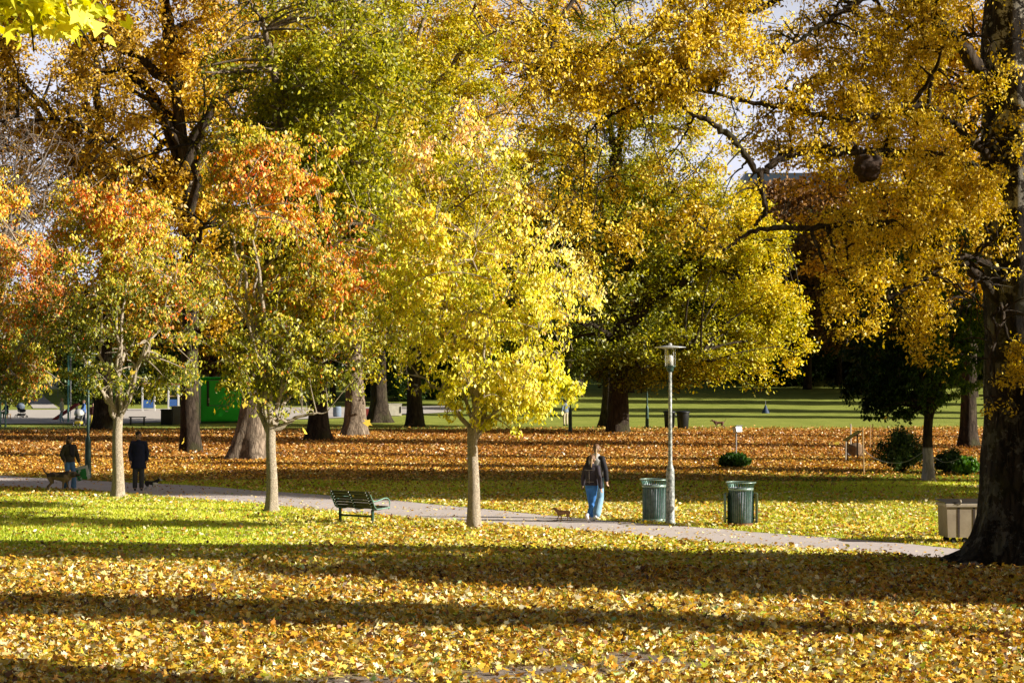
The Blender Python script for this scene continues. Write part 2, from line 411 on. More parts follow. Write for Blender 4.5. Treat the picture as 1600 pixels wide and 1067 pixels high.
tc = N(nt, 'ShaderNodeTexCoord'); n_ = N(nt, 'ShaderNodeTexNoise'); n_.inputs['Scale'].default_value = 60; nt.links.new(tc.outputs['Object'], n_.inputs['Vector'])
mu = N(nt, 'ShaderNodeMixRGB', blend_type='MULTIPLY'); mu.inputs[0].default_value = .7; nt.links.new(at.outputs['Color'], mu.inputs[1]); nt.links.new(n_.outputs['Color'], mu.inputs[2])
ga = N(nt, 'ShaderNodeGamma'); ga.inputs[1].default_value = .8; nt.links.new(mu.outputs[0], ga.inputs[0])
nt.links.new(ga.outputs[0], p.inputs['Base Color']); nt.links.new(p.outputs[0], out.inputs[0]); M['fur'] = m
def at(px, py): x, y = G(px, py); return (x, y, Hs(x, y))
def atd(px, d): x = (px - 800) / F * d; return (x, d, Hs(x, d))

# ------------------------------------------------------------------ street lamps
def lamp(label, loc, metal, group, rz=0):
    t = thing('street_lamp', label, 'street lamp', loc, rz, group)
    MB().lathe([(.14, 0), (.14, .03), (.118, .06), (.108, .5), (.10, 1.25), (.092, 1.33), (.062, 1.42), (.05, 1.5), (.046, 2.4), (.040, 3.72), (0, 3.72)], n=24).build('pole', metal, t, True)
    MB().lathe([(.042, 3.66), (.075, 3.68), (.085, 3.72), (.085, 3.76), (.14, 3.79), (.14, 3.81), (0, 3.81)], n=24).build('collar', M['lamp_green'], t, True)
    MB().lathe([(.128, 3.815), (.132, 4.0), (.135, 4.215)], n=28).build('glass', M['glass'], t, True)
    MB().lathe([(.0, 3.82), (.07, 3.82), (.07, 4.02), (.05, 4.06), (0, 4.07)], n=20).build('bulb_holder', M['white'], t, True)
    f = MB()
    for k in range(4):
        a = k * math.pi / 2 + .5; f.tube([(.139 * math.cos(a), .139 * math.sin(a), 3.80), (.142 * math.cos(a), .142 * math.sin(a), 4.235)], .006, 6)
    f.build('cage', M['lamp_disc'], t)
    MB().lathe([(0, 4.222), (.15, 4.222), (.36, 4.245), (.385, 4.25), (.38, 4.262), (.15, 4.29), (.05, 4.30), (.045, 4.34), (.02, 4.36), (0, 4.362)], n=40).build('shade', M['lamp_disc'], t, True)
    MB().box((0, -.109, .7), (.07, .012, .22), bev=.004).build('hatch', metal, t)
    return t
lamp('speckled grey street lamp between the two slatted bins', at(1047, 818), M['lamp_metal'], 'park street lamps')
lamp('dark green street lamp beside the woman with the shopping bag', at(138, 747), M['lamp_green'], 'park street lamps')
lamp('dark street lamp next to the man standing on the far lawn edge', at(891, 677), M['lamp_green'], 'park street lamps')
lamp('black street lamp between the big dark trunk and the two black bins', at(1011, 670), M['lamp_green'], 'park street lamps')

# ------------------------------------------------------------------ slatted bins
def slat_bin(label, loc, rz, panels):
    t = thing('litter_bin', label, 'litter bin', loc, rz, 'green slatted litter bins by the path')
    s = MB(); n = 34
    for k in range(n):
        a = 2 * math.pi * k / n; c, s_ = math.cos(a), math.sin(a)
        prof = [(.288, .05), (.290, .5), (.290, .86), (.292, .90), (.305, .96), (.330, 1.02), (.345, 1.045)]
        P = [(r * c, r * s_, z) for r, z in prof]; w_ = .0115
        for (p0, p1) in zip(prof[:-1], prof[1:]):
            tx, ty = -s_ * w_, c * w_; q0, q1 = p0, p1
            vs = [s.bm.verts.new((q0[0] * c + tx, q0[0] * s_ + ty, q0[1])), s.bm.verts.new((q0[0] * c - tx, q0[0] * s_ - ty, q0[1])), s.bm.verts.new((q1[0] * c - tx, q1[0] * s_ - ty, q1[1])), s.bm.verts.new((q1[0] * c + tx, q1[0] * s_ + ty, q1[1]))]
            vo = [s.bm.verts.new((v.co.x - c * .008, v.co.y - s_ * .008, v.co.z)) for v in vs]
            s.bm.faces.new(vs)
            s.bm.faces.new(vo[::-1])
            for i in (0, 2): s.bm.faces.new((vs[i], vo[i], vo[(i + 1) % 4], vs[(i + 1) % 4]))
            for i in (1, 3): s.bm.faces.new((vs[i], vo[i], vo[(i + 1) % 4], vs[(i + 1) % 4]))
    s.build('slats', M['bin_green'], t)
    MB().lathe([(.345, 1.035), (.362, 1.04), (.362, 1.058), (.345, 1.062), (.338, 1.05), (.345, 1.035)], n=44).build('rim', M['bin_rim'], t, True)
    MB().lathe([(.294, .862), (.300, .862), (.301, .925), (.295, .925), (.294, .862)], n=44).build('band', M['bin_rim'], t, True)
    MB().lathe([(0, .03), (.296, .03), (.302, .05), (.302, .09), (.296, .10), (0, .10)], n=44).build('base', M['rust'] if panels else M['bin_rim'], t, True)
    MB().lathe([(0, .11), (.262, .11), (.268, .5), (.272, .93), (.262, .93), (.258, .3), (0, .14)], n=36).build('liner', M['bin_liner'], t, True)
    MB().lathe([(.02, 0), (.10, 0), (.10, .035), (.02, .035)], n=16).build('foot', M['black'], t)
    if panels:
        for sg in (0, math.pi):
            MB().lathe([(.325, .10), (.395, .10), (.405, .14), (.405, .76), (.395, .80), (.325, .80), (.318, .76), (.318, .14), (.325, .10)], n=10, a0=sg - .40, a1=sg + .40).build('side_panel', M['bin_green'], t, True)
            for z in (.2, .7): MB().box((.315 * math.cos(sg), 0, z), (.05, .04, .03)).build('bracket', M['black'], t)
    return t
slat_bin('green slatted bin standing directly left of the grey street lamp', at(1022, 815), .1, False)
slat_bin('rusty footed slatted bin with a side panel on each flank, right of the street lamp', at(1157, 822), .05, True)

# ------------------------------------------------------------------ bench
t = thing('park_bench', 'dark slatted bench with curved green armrests, seen from behind', 'bench', at(556, 816), R(-38))
L = 1.28
def slat(y, z, rx, w_=.062): MB().box((0, y, z), (L, w_, .024), (rx, 0, 0), .005).build('slat', M['bench_slat'], t)
for k in range(6):
    f = k / 5; slat(-.02 - .20 * f ** 1.1, .43 + .35 * f, R(90 + 24 + 6 * f))
for k in range(6):
    f = k / 5; slat(.06 + .39 * f, .395 - .015 * math.sin(f * 3.1) + .03 * f, R(3 + 2 * f), .056)
for x in (-.56, 0, .56):
    MB().tube([(x, -.255, .80), (x, -.16, .64), (x, -.055, .45), (x, -.02, .385), (x, .04, .362), (x, .25, .362), (x, .48, .40)], .016, 8).build('support_rib', M['bench_metal'], t)
    for k in range(6):
        f = k / 5; MB().lathe([(0, 0), (.017, .002), (.012, .010), (0, .013)], (x, -.068 - .20 * f ** 1.1, .445 + .34 * f), 8, rot=(R(66), 0, 0)).build('bolt', M['bolt'], t, True)
for x in (-.53, .53):
    MB().box((x, .02, .18), (.055, .055, .37), bev=.006).build('leg', M['bench_metal'], t)
for x in (-.655, .655):
    MB().tube([(x, -.12, .60), (x, -.06, .575), (x, .03, .575), (x, .16, .60), (x, .31, .635), (x, .42, .63), (x, .485, .58), (x, .505, .50), (x, .50, .40), (x, .46, .375)], .017, 10).build('armrest', M['bench_arm'], t, True)
    MB().tube([(x, -.20, .74), (x, -.03, .43), (x, .04, .375), (x, .48, .40)], .014, 8).build('end_rail', M['bench_arm'], t)
MB().box((0, .02, .20), (1.03, .03, .05), bev=.004).build('stretcher', M['bench_metal'], t)
MB().box((.11, -.215, .695), (.07, .008, .045), (R(24), 0, 0)).build('plaque', M['brass'], t)

# ------------------------------------------------------------------ wheeled refuse container by the old tree
cx, cy = (1468 - 800) / F * 42.6 + .62, 42.6
t = thing('refuse_container', 'weathered tan wheeled refuse container half hidden by the big trunk', 'refuse container', (cx, cy, Hs(cx, cy)), .06)
b = MB(); b.prism([(-.56, .16), (.56, .16), (.58, .80), (-.58, .80)], -.36, .36); b.build('body', M['dumpster'], t)
for x in (-.33, .0, .33): MB().box((x, -.363, .48), (.045, .012, .62)).build('groove', M['dump_dark'], t)
MB().box((0, 0, .84), (1.24, .80, .075), bev=.015).build('lip', M['dump_rail'], t)
MB().box((-.02, .03, .905), (1.20, .80, .03), (R(2), 0, 0), .01).build('lid', M['panel'], t)
MB().tube([(-.30, -.41, .87), (-.30, -.43, .91), (-.30, -.40, .95), (-.30, -.30, .955)], .018, 8).build('latch', M['dump_rail'], t)
for x in (-.42, -.18, .42):
    for y in (-.28, .28):
        if x == -.18 and y > 0: continue
        wl = MB().lathe([(0, -.03), (.065, -.03), (.075, -.015), (.075, .015), (.065, .03), (0, .03)], (x, y, .078), 18, rot=(R(90), 0, .5)).build('wheel', M['rubber'], t, True)
        MB().box((x, y, .125), (.07, .085, .07), bev=.01).build('fork', M['black'], wl)

# ------------------------------------------------------------------ far pair of bins
def wheelie(label, px, py, w_, knobs):
    t = thing('waste_bin', label, 'waste bin', at(px, py), .1, 'two black bins on the far lawn edge')
    MB().lathe([(0, .02), (.30 * w_, .02), (.33 * w_, .06), (.40 * w_, 1.02), (.40 * w_, 1.04), (0, 1.04)], n=20).build('body', M['black'], t, True)
    MB().lathe([(.40 * w_, 1.0), (.45 * w_, 1.02), (.45 * w_, 1.07), (.40 * w_, 1.12), (.2, 1.16), (0, 1.17)], n=20).build('lid', M['black'], t, True)
    if knobs:
        for s_ in (-1, 1): MB().box((s_ * .45 * w_, 0, .88), (.10, .08, .06), bev=.01).build('handle', M['grey'], t)
wheelie('narrower of the two black bins, left, with side handles', 1046, 670.5, .9, True)
wheelie('wider of the two black bins, on the right', 1067, 671, 1.0, False)

# ------------------------------------------------------------------ green kiosk and the plaza
kx, ky, kz_ = atd(352, 138)
t = thing('green_kiosk', 'bright green metal kiosk with a framed hatch beside the plaza', 'kiosk', (kx, ky, kz_), .42)
b = MB(); b.box((0, 1.1, 1.6), (3.5, 2.2, 3.0), bev=.18); b.build('body', M['kiosk'], t, True)
MB().box((0, 1.1, .06), (3.4, 2.1, .22), bev=.02).build('plinth', M['kiosk_dark'], t)
MB().box((0, 1.05, 3.14), (3.66, 2.42, .10), bev=.04).build('roof', M['kiosk'], t)
MB().box((-.42, -.012, 2.10), (1.42, .03, 1.72), bev=.02).build('hatch', M['kiosk'], t)
for (x, z, sx, sz) in ((-.42, 2.98, 1.5, .03), (-.42, 1.22, 1.5, .03), (.31, 2.10, .03, 1.73)): MB().box((x, -.03, z), (sx, .03, sz)).build('hatch_frame', M['grey'], t)
MB().box((-1.24, -.04, 2.05), (.13, .07, 1.75), bev=.01).build('shutter_channel', M['black'], t)
for z in (1.45, 1.70, 1.58): MB().box((-1.18, -.09, z), (.10, .05, .05)).build('latch', M['lamp_disc'], t)
MB().box((-1.77, -.01, 1.5), (.05, .06, 2.9)).build('corner_strip', M['cream'], t)
MB().box((.1, -.02, .82), (.20, .03, .06)).build('label_plate', M['white'], t)

def simple_post(name, label, cat, loc, h, r, mat, top=None, group=None):
    t = thing(name, label, cat, loc, 0, group)
    MB().lathe([(r * 1.5, 0), (r * 1.5, .05), (r, .08), (r * .9, h), (0, h)], n=14).build('shaft', mat, t, True)
    MB().lathe([(r * .9, h), (r * 1.35, h + .02), (r * 1.2, h + .07), (0, h + .1)], n=14).build('top_cap', mat, t, True)
    return t
simple_post('flag_pole', 'pale teal pole beside the person in the cream jacket', 'pole', atd(107, 139), 4.6, .07, M['teal'])
simple_post('flag_pole', 'thin mauve grey pole just right of the teal pole', 'pole', atd(110.6, 150), 4.6, .05, M['grey'])
simple_post('bollard', 'dark post nearer the left edge of the photo', 'post', atd(1, 129), 1.55, .055, M['lamp_green'], group='dark posts at the plaza edge')
simple_post('bollard', 'dark post standing right of another dark post at the left edge', 'post', atd(9, 129.5), 1.60, .06, M['lamp_green'], group='dark posts at the plaza edge')

t = thing('storage_box', 'black box left of the ribbed grey cabinet', 'box', atd(260, 134), .05); MB().box((0, .3, .52), (.74, .6, .98), bev=.03).build('body', M['black'], t); MB().box((0, .29, 1.03), (.80, .66, .07), bev=.02).build('lid', M['black'], t)
t = thing('grey_cabinet', 'ribbed grey cabinet between the black box and the dark maple trunk', 'cabinet', atd(277, 135), .05)
b = MB(); b.box((0, .3, .62), (.78, .6, 1.18), bev=.02); b.build('body', M['grey'], t)
b = MB()
for k in range(9): b.box((-.34 + k * .085, -.012, .62), (.03, .03, 1.1))
b.build('ribs', M['grey'], t); MB().box((0, .29, 1.235), (.84, .66, .05), bev=.01).build('top', M['white'], t)

t = thing('play_frame', 'white posted play structure with red beam and blue panels beyond the road', 'play structure', atd(250, 172))
for x in (-1.5, -.45, .75, 1.6): MB().box((x, 0, 1.45), (.13, .13, 2.9)).build('post', M['white'], t)
MB().box((0, -.09, 2.35), (3.5, .10, .18)).build('beam', M['red'], t)
MB().box((-.98, -.02, .62), (.9, .06, .7)).build('panel', M['blue'], t); MB().box((1.18, -.02, .72), (.7, .06, .6)).build('panel', M['blue'], t)
MB().box((0, .6, 1.3), (3.3, 1.2, .08)).build('deck', M['wood_stake'], t)
t = thing('garden_table', 'low dark table on thin legs at the near road edge', 'table', atd(215, 134)); MB().box((0, 0, .55), (1.1, .5, .06), bev=.01).build('tabletop', M['black'], t)
for x in (-.45, .45): MB().box((x, 0, .26), (.05, .4, .52)).build('leg', M['black'], t)
t = thing('slide', 'dark red slide between the walker in cream and the stroller', 'slide', atd(103, 146)); b = MB(); b.prism([(-.95, .1), (.75, 1.25), (.95, 1.25), (.95, 1.1), (-.75, .02)], -.3, .3); b.build('chute', M['red'], t); MB().box((.8, 0, .55), (.08, .5, 1.1)).build('support', M['grey'], t)
t = thing('notice_board', 'white panel on two legs in the shade behind the plaza', 'notice board', atd(83, 205), .3); MB().box((0, 0, 1.5), (1.1, .06, 1.3)).build('panel', M['white'], t)
for x in (-.5, .5): MB().box((x, .06, .7), (.06, .05, 1.4)).build('leg', M['grey'], t)
t = thing('slat_fence', 'teal grey slat fence in the shade at the upper end of the plaza', 'fence', atd(24, 214)); b = MB()
for k in range(26): b.box((-3 + k * .24, 0, .95), (.10, .03, 1.7))
b.build('slats', M['teal'], t); b = MB(); [b.box((0, .04, z), (6.3, .05, .08)) for z in (.4, 1.5)]; b.build('rails', M['grey'], t)
t = thing('concrete_block', 'pale concrete block between two maple trunks', 'concrete block', atd(616, 158), .25); b = MB(); b.box((0, 0, .48), (1.05, .8, .92), bev=.03); b.build('body', M['concrete'], t); MB().box((.42, -.40, .5), (.12, .05, .5)).build('recess', M['panel'], t); MB().box((0, 0, .965), (1.12, .86, .06), bev=.01).build('slab', M['concrete'], t)
t = thing('grey_barrel', 'small blue grey barrel on the road behind the maples', 'barrel', atd(527, 156)); MB().lathe([(0, 0), (.30, 0), (.33, .2), (.33, .7), (.30, .85), (0, .85)], n=18).build('drum', M['greyblue'], t, True); MB().lathe([(.34, .28), (.36, .30), (.34, .32)], n=18).build('hoop', M['grey'], t)
t = thing('brick_planter', 'low reddish planter left of the concrete block', 'planter', atd(576, 157)); MB().box((0, 0, .3), (.9, .6, .6), bev=.02).build('box', M['red'], t); MB().box((0, 0, .61), (.8, .5, .03)).build('soil', M['soil'], t)

# ------------------------------------------------------------------ right side: roped bed, sign, cone
t = thing('post_sign', 'small grey box on a thin post above a grass tuft', 'post box', at(1150, 714), .5)
MB().tube([(0, 0, 0), (0, 0, 1.12)], .03, 8).build('post', M['grey'], t); MB().box((.06, 0, 1.16), (.30, .26, .24), (R(-18), 0, 0), .02).build('box', M['lamp_disc'], t); MB().box((.06, -.01, 1.30), (.34, .32, .02), (R(-18), 0, 0), .005).build('lid', M['greyblue'], t)
def stake(label, px, py, h, tilt=0, thick=.045, mat='wood_stake'):
    o = MB().box((0, 0, h / 2 - .05), (thick, thick, h + .1), bev=.006).build('wooden_stake', M[mat], None); o.location = at(px, py); o.rotation_euler = (0, tilt, .4)
    tag(o, label, 'stake', 'stakes of the roped bed')
stake('tall grey stake beside the slanted display panel', 1329, 713, 1.36, 0, .05, 'dump_rail')
stake('short leaning grey stake at the left end of the roped bed', 1321, 722, .82, .02, .045, 'dump_rail')
stake('tall yellow stake standing alone right of the stump', 1349.5, 740, 1.62, -.03)
stake('short tilted yellow stake against the limed young trunk', 1441, 749, .95, .08, .06)
stake('left one of two thin far stakes beside the bush', 1359, 703, 1.15, .02, .035)
stake('right one of two thin far stakes beside the bush', 1363.5, 701, 1.15, .0, .035)
def rope(label, pts):
    c = catmull_([tuple(W(*p_)) for p_ in pts], 6); o = MB().tube([tuple(v) for v in c], .010, 6).build('sagging_rope', M['rope'], None, True); tag(o, label, 'rope', 'ropes of the roped bed')
def catmull_(P, n=8):
    P = np.array(P, float); Q = np.concatenate([[2 * P[0] - P[1]], P, [2 * P[-1] - P[-2]]]); out = []
    for i in range(1, len(Q) - 2):
        for t in np.linspace(0, 1, n, endpoint=False):
            a, b, c, d = Q[i - 1:i + 3]; out.append(.5 * (2 * b + (c - a) * t + (2 * a - 5 * b + 4 * c - d) * t * t + (3 * b - a - 3 * c + d) * t ** 3))
    out.append(P[-1]); return np.array(out)
rope('pale rope sagging in front of the dark bush', [(1350, 703, 71), (1365, 715, 70.5), (1383, 721.5, 70), (1402, 723, 69.3), (1420, 719, 68.6), (1441, 706.5, 68)])
rope('pale rope running right from the limed trunk', [(1441, 706.5, 68), (1458, 714, 67.8), (1476, 722, 67.5), (1500, 716, 67)])
rope('pale rope looping round the stump and panel', [(1316, 693, 80), (1320, 703, 81), (1328, 711, 82), (1340, 713, 78), (1350, 703, 71)])
t = thing('display_panel', 'dark slanted display panel on two legs in front of the stump', 'display panel', at(1331, 719), .15)
MB().box((0, 0, .98), (.78, .60, .03), (R(0), R(-32), 0), .005).build('panel', M['panel'], t)
for x, h in ((-.22, .86), (.22, 1.10)): MB().box((x, 0, h / 2), (.05, .05, h)).build('leg', M['black'], t)
t = tag(MB().ell((0, 0, .28), (.36, .34, .36)).lathe([(.40, 0), (.34, .15), (.33, .5), (.28, .56), (0, .57)], n=20).fuse('tree_stump', M['stone'], None, .03, 2), 'brown cut stump behind the slanted display panel', 'stump'); t.location = at(1337, 716)
t = thing('furled_parasol', 'dark blue draped cone with a thin stick on the far lawn', 'parasol', atd(1196, 166)); MB().lathe([(.34, 0), (.27, .18), (.14, .45), (.05, .68), (0, .7)], n=12).build('cloth', M['cone'], t, True); MB().tube([(0, 0, .6), (0, 0, 1.05)], .02, 6).build('stick', M['grey'], t)

# bushes: stems and many small leaves
def bush(name, label, cat, loc, r, hgt, n, pal, seed, size=(.05, .10), blades=False):
    g = np.random.default_rng(seed); t = thing(name, label, cat, loc)
    k = 90; a = g.uniform(0, 6.28, k); el = g.uniform(.25, 1.45, k); tip = np.stack([np.cos(a) * np.cos(el) * r, np.sin(a) * np.cos(el) * r, .05 + np.sin(el) * hgt * g.uniform(.7, 1.05, k)], -1)
    P0 = tip * np.array([.08, .08, 0]); pts = bez(P0, tip * np.array([.4, .4, .75]), tip, 6); V, f = tubes(pts, .012 * (1 - .6 * np.linspace(0, 1, 6)[None]) * np.ones((k, 1)), 4)
    ge = Geo(); ge.add(V, f); new_obj('stems', ge.mesh('stems'), M['bark_dark'], t)
    j = g.integers(0, k, n); tt = np.sqrt(g.uniform(.05, 1, n)); c = P0[j] * (1 - tt)[:, None] ** 2 + 2 * (tip * np.array([.4, .4, .75]))[j] * ((1 - tt) * tt)[:, None] + tip[j] * (tt ** 2)[:, None]
    c = c + g.normal(0, .07, (n, 3)) * (r if blades else 1); c[:, 2] = np.abs(c[:, 2])
    ax = g.normal(0, 1, (n, 3)) if not blades else np.stack([g.normal(0, .5, n), g.normal(0, .5, n), np.ones(n)], -1)
    new_obj('foliage', leaves('foliage', c, ax, g.uniform(size[0], size[1], n), ramp(pal, .5 + g.normal(0, .2, n)), 'quad', g), M['leaf'], t)
    return t
DARKG = [(.006, .014, .004), (.02, .045, .010), (.05, .09, .02), (.12, .15, .03)]
bush('dark_bush', 'large dark evergreen bush behind the sagging rope', 'bush', at(1405, 737), 1.15, 1.6, 7000, DARKG, 61, (.06, .13))
bush('low_bush', 'low dark bush right of the limed young trunk', 'bush', at(1486, 738), .75, .75, 5000, DARKG, 62, (.06, .12))
bush('dry_shrub', 'pale yellowing shrub behind the dark evergreen bush', 'bush', at(1418, 722), .8, 1.35, 1600, [(.12, .12, .04), (.30, .28, .10), (.50, .46, .22)], 63)
bush('grass_tuft', 'rounded dark grass tuft at the foot of the post box', 'grass tuft', at(1147, 731), .62, .36, 6000, [(.01, .03, .006), (.03, .08, .012), (.08, .15, .02)], 64, (.10, .2), True)
bush('grass_clump', 'bright green clump at the right end of the roped bed', 'grass tuft', at(1510, 741), .5, .45, 3500, [(.02, .07, .01), (.06, .14, .02), (.12, .22, .03)], 65, (.10, .2), True)

# ------------------------------------------------------------------ distant building with a blue grey roof
t = thing('distant_building', 'far building whose blue grey roof shows through the leaves', 'building', (45.8, 320, 7.0), -.03)
MB().box((0, 6, 11.5), (17, 12, 23)).build('wall', M['wallpale'], t)
b = MB(); b.prism([(-9.2, 22.9), (9.2, 22.9), (8.3, 28.3), (-8.3, 28.3)], -.8, 12.8); b.build('roof', M['roof'], t)
for fl in range(6):
    for k in range(4):
        wn = MB().box((-6 + k * 4.0, -.03, 3 + fl * 3.4), (1.5, .12, 1.9)).build('window', M['win'], t)

# ------------------------------------------------------------------ people
def hand(b, w_, dirv, side, s=1.0, curl=.5):
    """palm with five fingers starting at wrist w_ pointing along dirv"""
    d = Vector(dirv).normalized(); w_ = Vector(w_); sidev = Vector((0, -1, 0)); sidev = (sidev - d * sidev.dot(d)).normalized(); nrm = d.cross(sidev) * side
    b.cap(w_, w_ + d * .075 * s, (.020, .030), (.018, .036), 10)
    for k, (o, l) in enumerate(((.030, .066), (.011, .076), (-.009, .070), (-.028, .055))):
        a = w_ + d * .085 * s + sidev * o * s; m_ = a + (d * (1 - curl * .35) - nrm * curl * .5).normalized() * l * .5 * s; e = m_ + (d * (1 - curl) - nrm * curl).normalized() * l * .5 * s
        b.cap(a, m_, .0095, .009, 8); b.cap(m_, e, .009, .0075, 8)
    a = w_ + d * .025 * s + sidev * .028 * s; m_ = a + (d * .6 + sidev * .7).normalized() * .038 * s; b.cap(a, m_, .012, .010, 8); b.cap(m_, m_ + (d * .9 + sidev * .2).normalized() * .03 * s, .010, .008, 8)
def person(label, loc, rz, h, pose, wear, vox=.014, group=None, woman=False):
    """local frame: faces -Y, up Z, own left is +X; lengths for 1.75 m"""
    t = thing('person', label, 'person', loc, rz, group); t.scale = (h / 1.75,) * 3
    P = dict(kL=(.10, -.02, .50), kR=(-.10, -.02, .50), aL=(.10, .03, .09), aR=(-.10, .03, .09), eL=(.245, .04, 1.14), eR=(-.245, .04, 1.14), wL=(.27, -.03, .90), wR=(-.27, -.03, .90), lean=0.0, head=0.0, hip=.93, fL=0.0, fR=0.0, nod=0.0)
    P.update(pose); P = {k: (Vector(v) if isinstance(v, tuple) else v) for k, v in P.items()}
    ln = P['lean']; sw = .165 if woman else .185
    hz = P['hip']; dz = hz - .93
    def up(x, y, z): return Vector((x, y - ln * (z - .93), z + dz))
    hL, hR = up(.088, 0, .92), up(-.088, 0, .92); sL, sR = up(sw, 0, 1.43), up(-sw, 0, 1.43); hc = up(0, -.02, 1.635)
    Rh = Matrix.Rotation(P['head'], 4, 'Z') @ Matrix.Rotation(P['nod'], 4, 'X')
    def hp(x, y, z): return hc + (Rh @ Vector((x, y, z)))
    # body: one continuous skin
    b = MB()
    b.ell(hc + Vector((0, 0, .02)), (.074, .092, .100), (0, 0, P['head'])); b.cap(hp(0, -.02, -.02), hp(0, -.045, -.075), (.058, .055), (.034, .030)); b.ell(hp(0, -.098, -.012), (.012, .018, .022)); b.ell(hp(0, -.085, .022), (.05, .015, .012))
    for s_ in (-1, 1): b.ell(hp(s_ * .076, .005, -.008), (.010, .020, .030))
    b.cap(up(0, .01, 1.42), up(0, -.005, 1.56), .055, .050); b.cap(up(0, 0, .98), up(0, 0, 1.12), (.13, .085), (.115, .08)); b.cap(up(0, 0, 1.14), up(0, 0, 1.34), (.12, .085), (.15, .095)); b.cap(sL, sR, .055, .055)
    for (s0, e, w_, sd) in ((sL, P['eL'] + Vector((0, 0, dz)), P['wL'] + Vector((0, 0, dz)), 1), (sR, P['eR'] + Vector((0, 0, dz)), P['wR'] + Vector((0, 0, dz)), -1)):
        b.cap(s0, e, .046, .036); b.cap(e, w_, .036, .024); hand(b, w_, (w_ - e), sd)
    for (h0, k, a_) in ((hL, P['kL'], P['aL']), (hR, P['kR'], P['aR'])):
        b.cap(h0, k, .075, .050); b.cap(k, a_, .050, .034); b.cap(a_, a_ + Vector((0, -.10, -.05)), .032, .026)
    b.fuse('body', M['skin'], t, vox * .8, 2)
    for s_ in (-1, 1):
        MB().ell(hp(s_ * .030, -.092, .012), (.011, .006, .006), sub=2).build('eye', M['eye'], t, True)
        MB().box(hp(s_ * .030, -.092, .032), (.030, .008, .005), (0, 0, P['head'])).build('eyebrow', M['hair_dark'], t)
    MB().ell(hp(0, -.088, -.052), (.021, .008, .006), sub=2).build('mouth', M['lip'], t, True)
    # top garment
    w_ = wear; puff = w_.get('puff', .022)
    b = MB(); lo = w_.get('hem', .90)
    wx = .135 if woman else .150
    b.cap(up(0, 0, 1.15), up(0, 0, 1.36), (wx + puff, .095 + puff), (.150 + puff, .10 + puff)); 
    sk = .02 + (.93 - lo) * .16 if lo < .9 else .012
    b.loft([(z_, r_ + puff, q_ + puff, -ln * (z_ - .93)) for z_, r_, q_ in ((lo, wx + sk, .100 + sk), (lo + .03, wx + sk, .102 + sk), (1.0, wx + .008, .102), (1.16, wx - .006, .092), (1.24, wx, .095))], (0, 0, dz))
    b.cap(sL + Vector((-.035, 0, -.015)), sR + Vector((.035, 0, -.015)), .058 + puff * .5, .062 + puff * .5)
    b.cap(up(0, .01, 1.42), up(0, .0, 1.50), .075, .062)
    for (s0, e, q_) in ((sL, P['eL'], P['wL']), (sR, P['eR'], P['wR'])):
        e, q_ = e + Vector((0, 0, dz)), q_ + Vector((0, 0, dz)); b.cap(s0 + Vector((0, 0, -.01)), e, .050 + puff * .7, .042 + puff * .8); b.cap(e, e + (q_ - e) * .95, .042 + puff * .8, .032 + puff * .7)
    tp = b.fuse('jacket', M[w_['top']], t, vox, 1)
    # trousers
    b = MB(); fl = w_.get('flare', 0.0); tt = w_.get('leg', .012)
    b.cap(up(0, .005, 1.0), up(0, .015, .90), (.13, .095), (.145, .11))
    for (h0, k, a_) in ((hL, P['kL'], P['aL']), (hR, P['kR'], P['aR'])):
        b.cap(h0, k, .084 + tt, .058 + tt); b.cap(k, k + (a_ - k) * .93, .058 + tt, .042 + tt + fl)
    b.fuse('trousers', M[w_['bottom']], t, vox, 1)
    for a_, f_ in ((P['aL'], P['fL']), (P['aR'], P['fR'])):
        b = MB(); fv = Matrix.Rotation(f_, 3, 'X') @ Vector((0, -.17, -.055)); hv = Matrix.Rotation(f_, 3, 'X') @ Vector((0, .045, -.05))
        b.cap(a_ + hv, a_ + fv, (.040, .038), (.040, .028)); b.cap(a_ + Vector((0, .01, .02)), a_ + hv * .8, .040, .038); b.fuse('shoe', M[w_['shoe']], t, .012, 1)
    # hair
    b = MB(); hs = w_.get('hairstyle', 'short')
    b.ell(hp(0, .018, .045), (.084, .095, .088)); b.ell(hp(0, .045, .0), (.078, .070, .085))
    if hs == 'long': b.cap(hp(0, .06, .0), hp(.02, .07, -.20), (.085, .05), (.09, .045)); b.ell(hp(.0, .03, -.06), (.095, .07, .10))
    if hs == 'curly':
        g = np.random.default_rng(3)
        for k in range(26):
            d = g.normal(size=3); d[2] = abs(d[2]); d /= np.linalg.norm(d); b.ell(hp(*(d * np.array([.082, .09, .085]) + np.array([0, .02, .045]))), (.024, .024, .022), sub=2)
    if hs == 'pony':
        b.ell(hp(0, .11, .04), (.03, .035, .035)); ho = b.fuse('hair', M[w_['hair']], t, .011, 1)
        c = MB(); c.cap(hp(0, .12, .03), hp(.01, .14, -.08), (.020, .02), (.025, .022)); c.cap(hp(.01, .14, -.08), hp(.015, .135, -.20), (.025, .022), (.010, .010)); c.fuse('ponytail', M['hair_blond'], ho, .01, 1)
    else: b.fuse('hair', M[w_['hair']], t, .011, 1)
    t['pm'] = 0; del t['pm']
    return t, up, P, hp
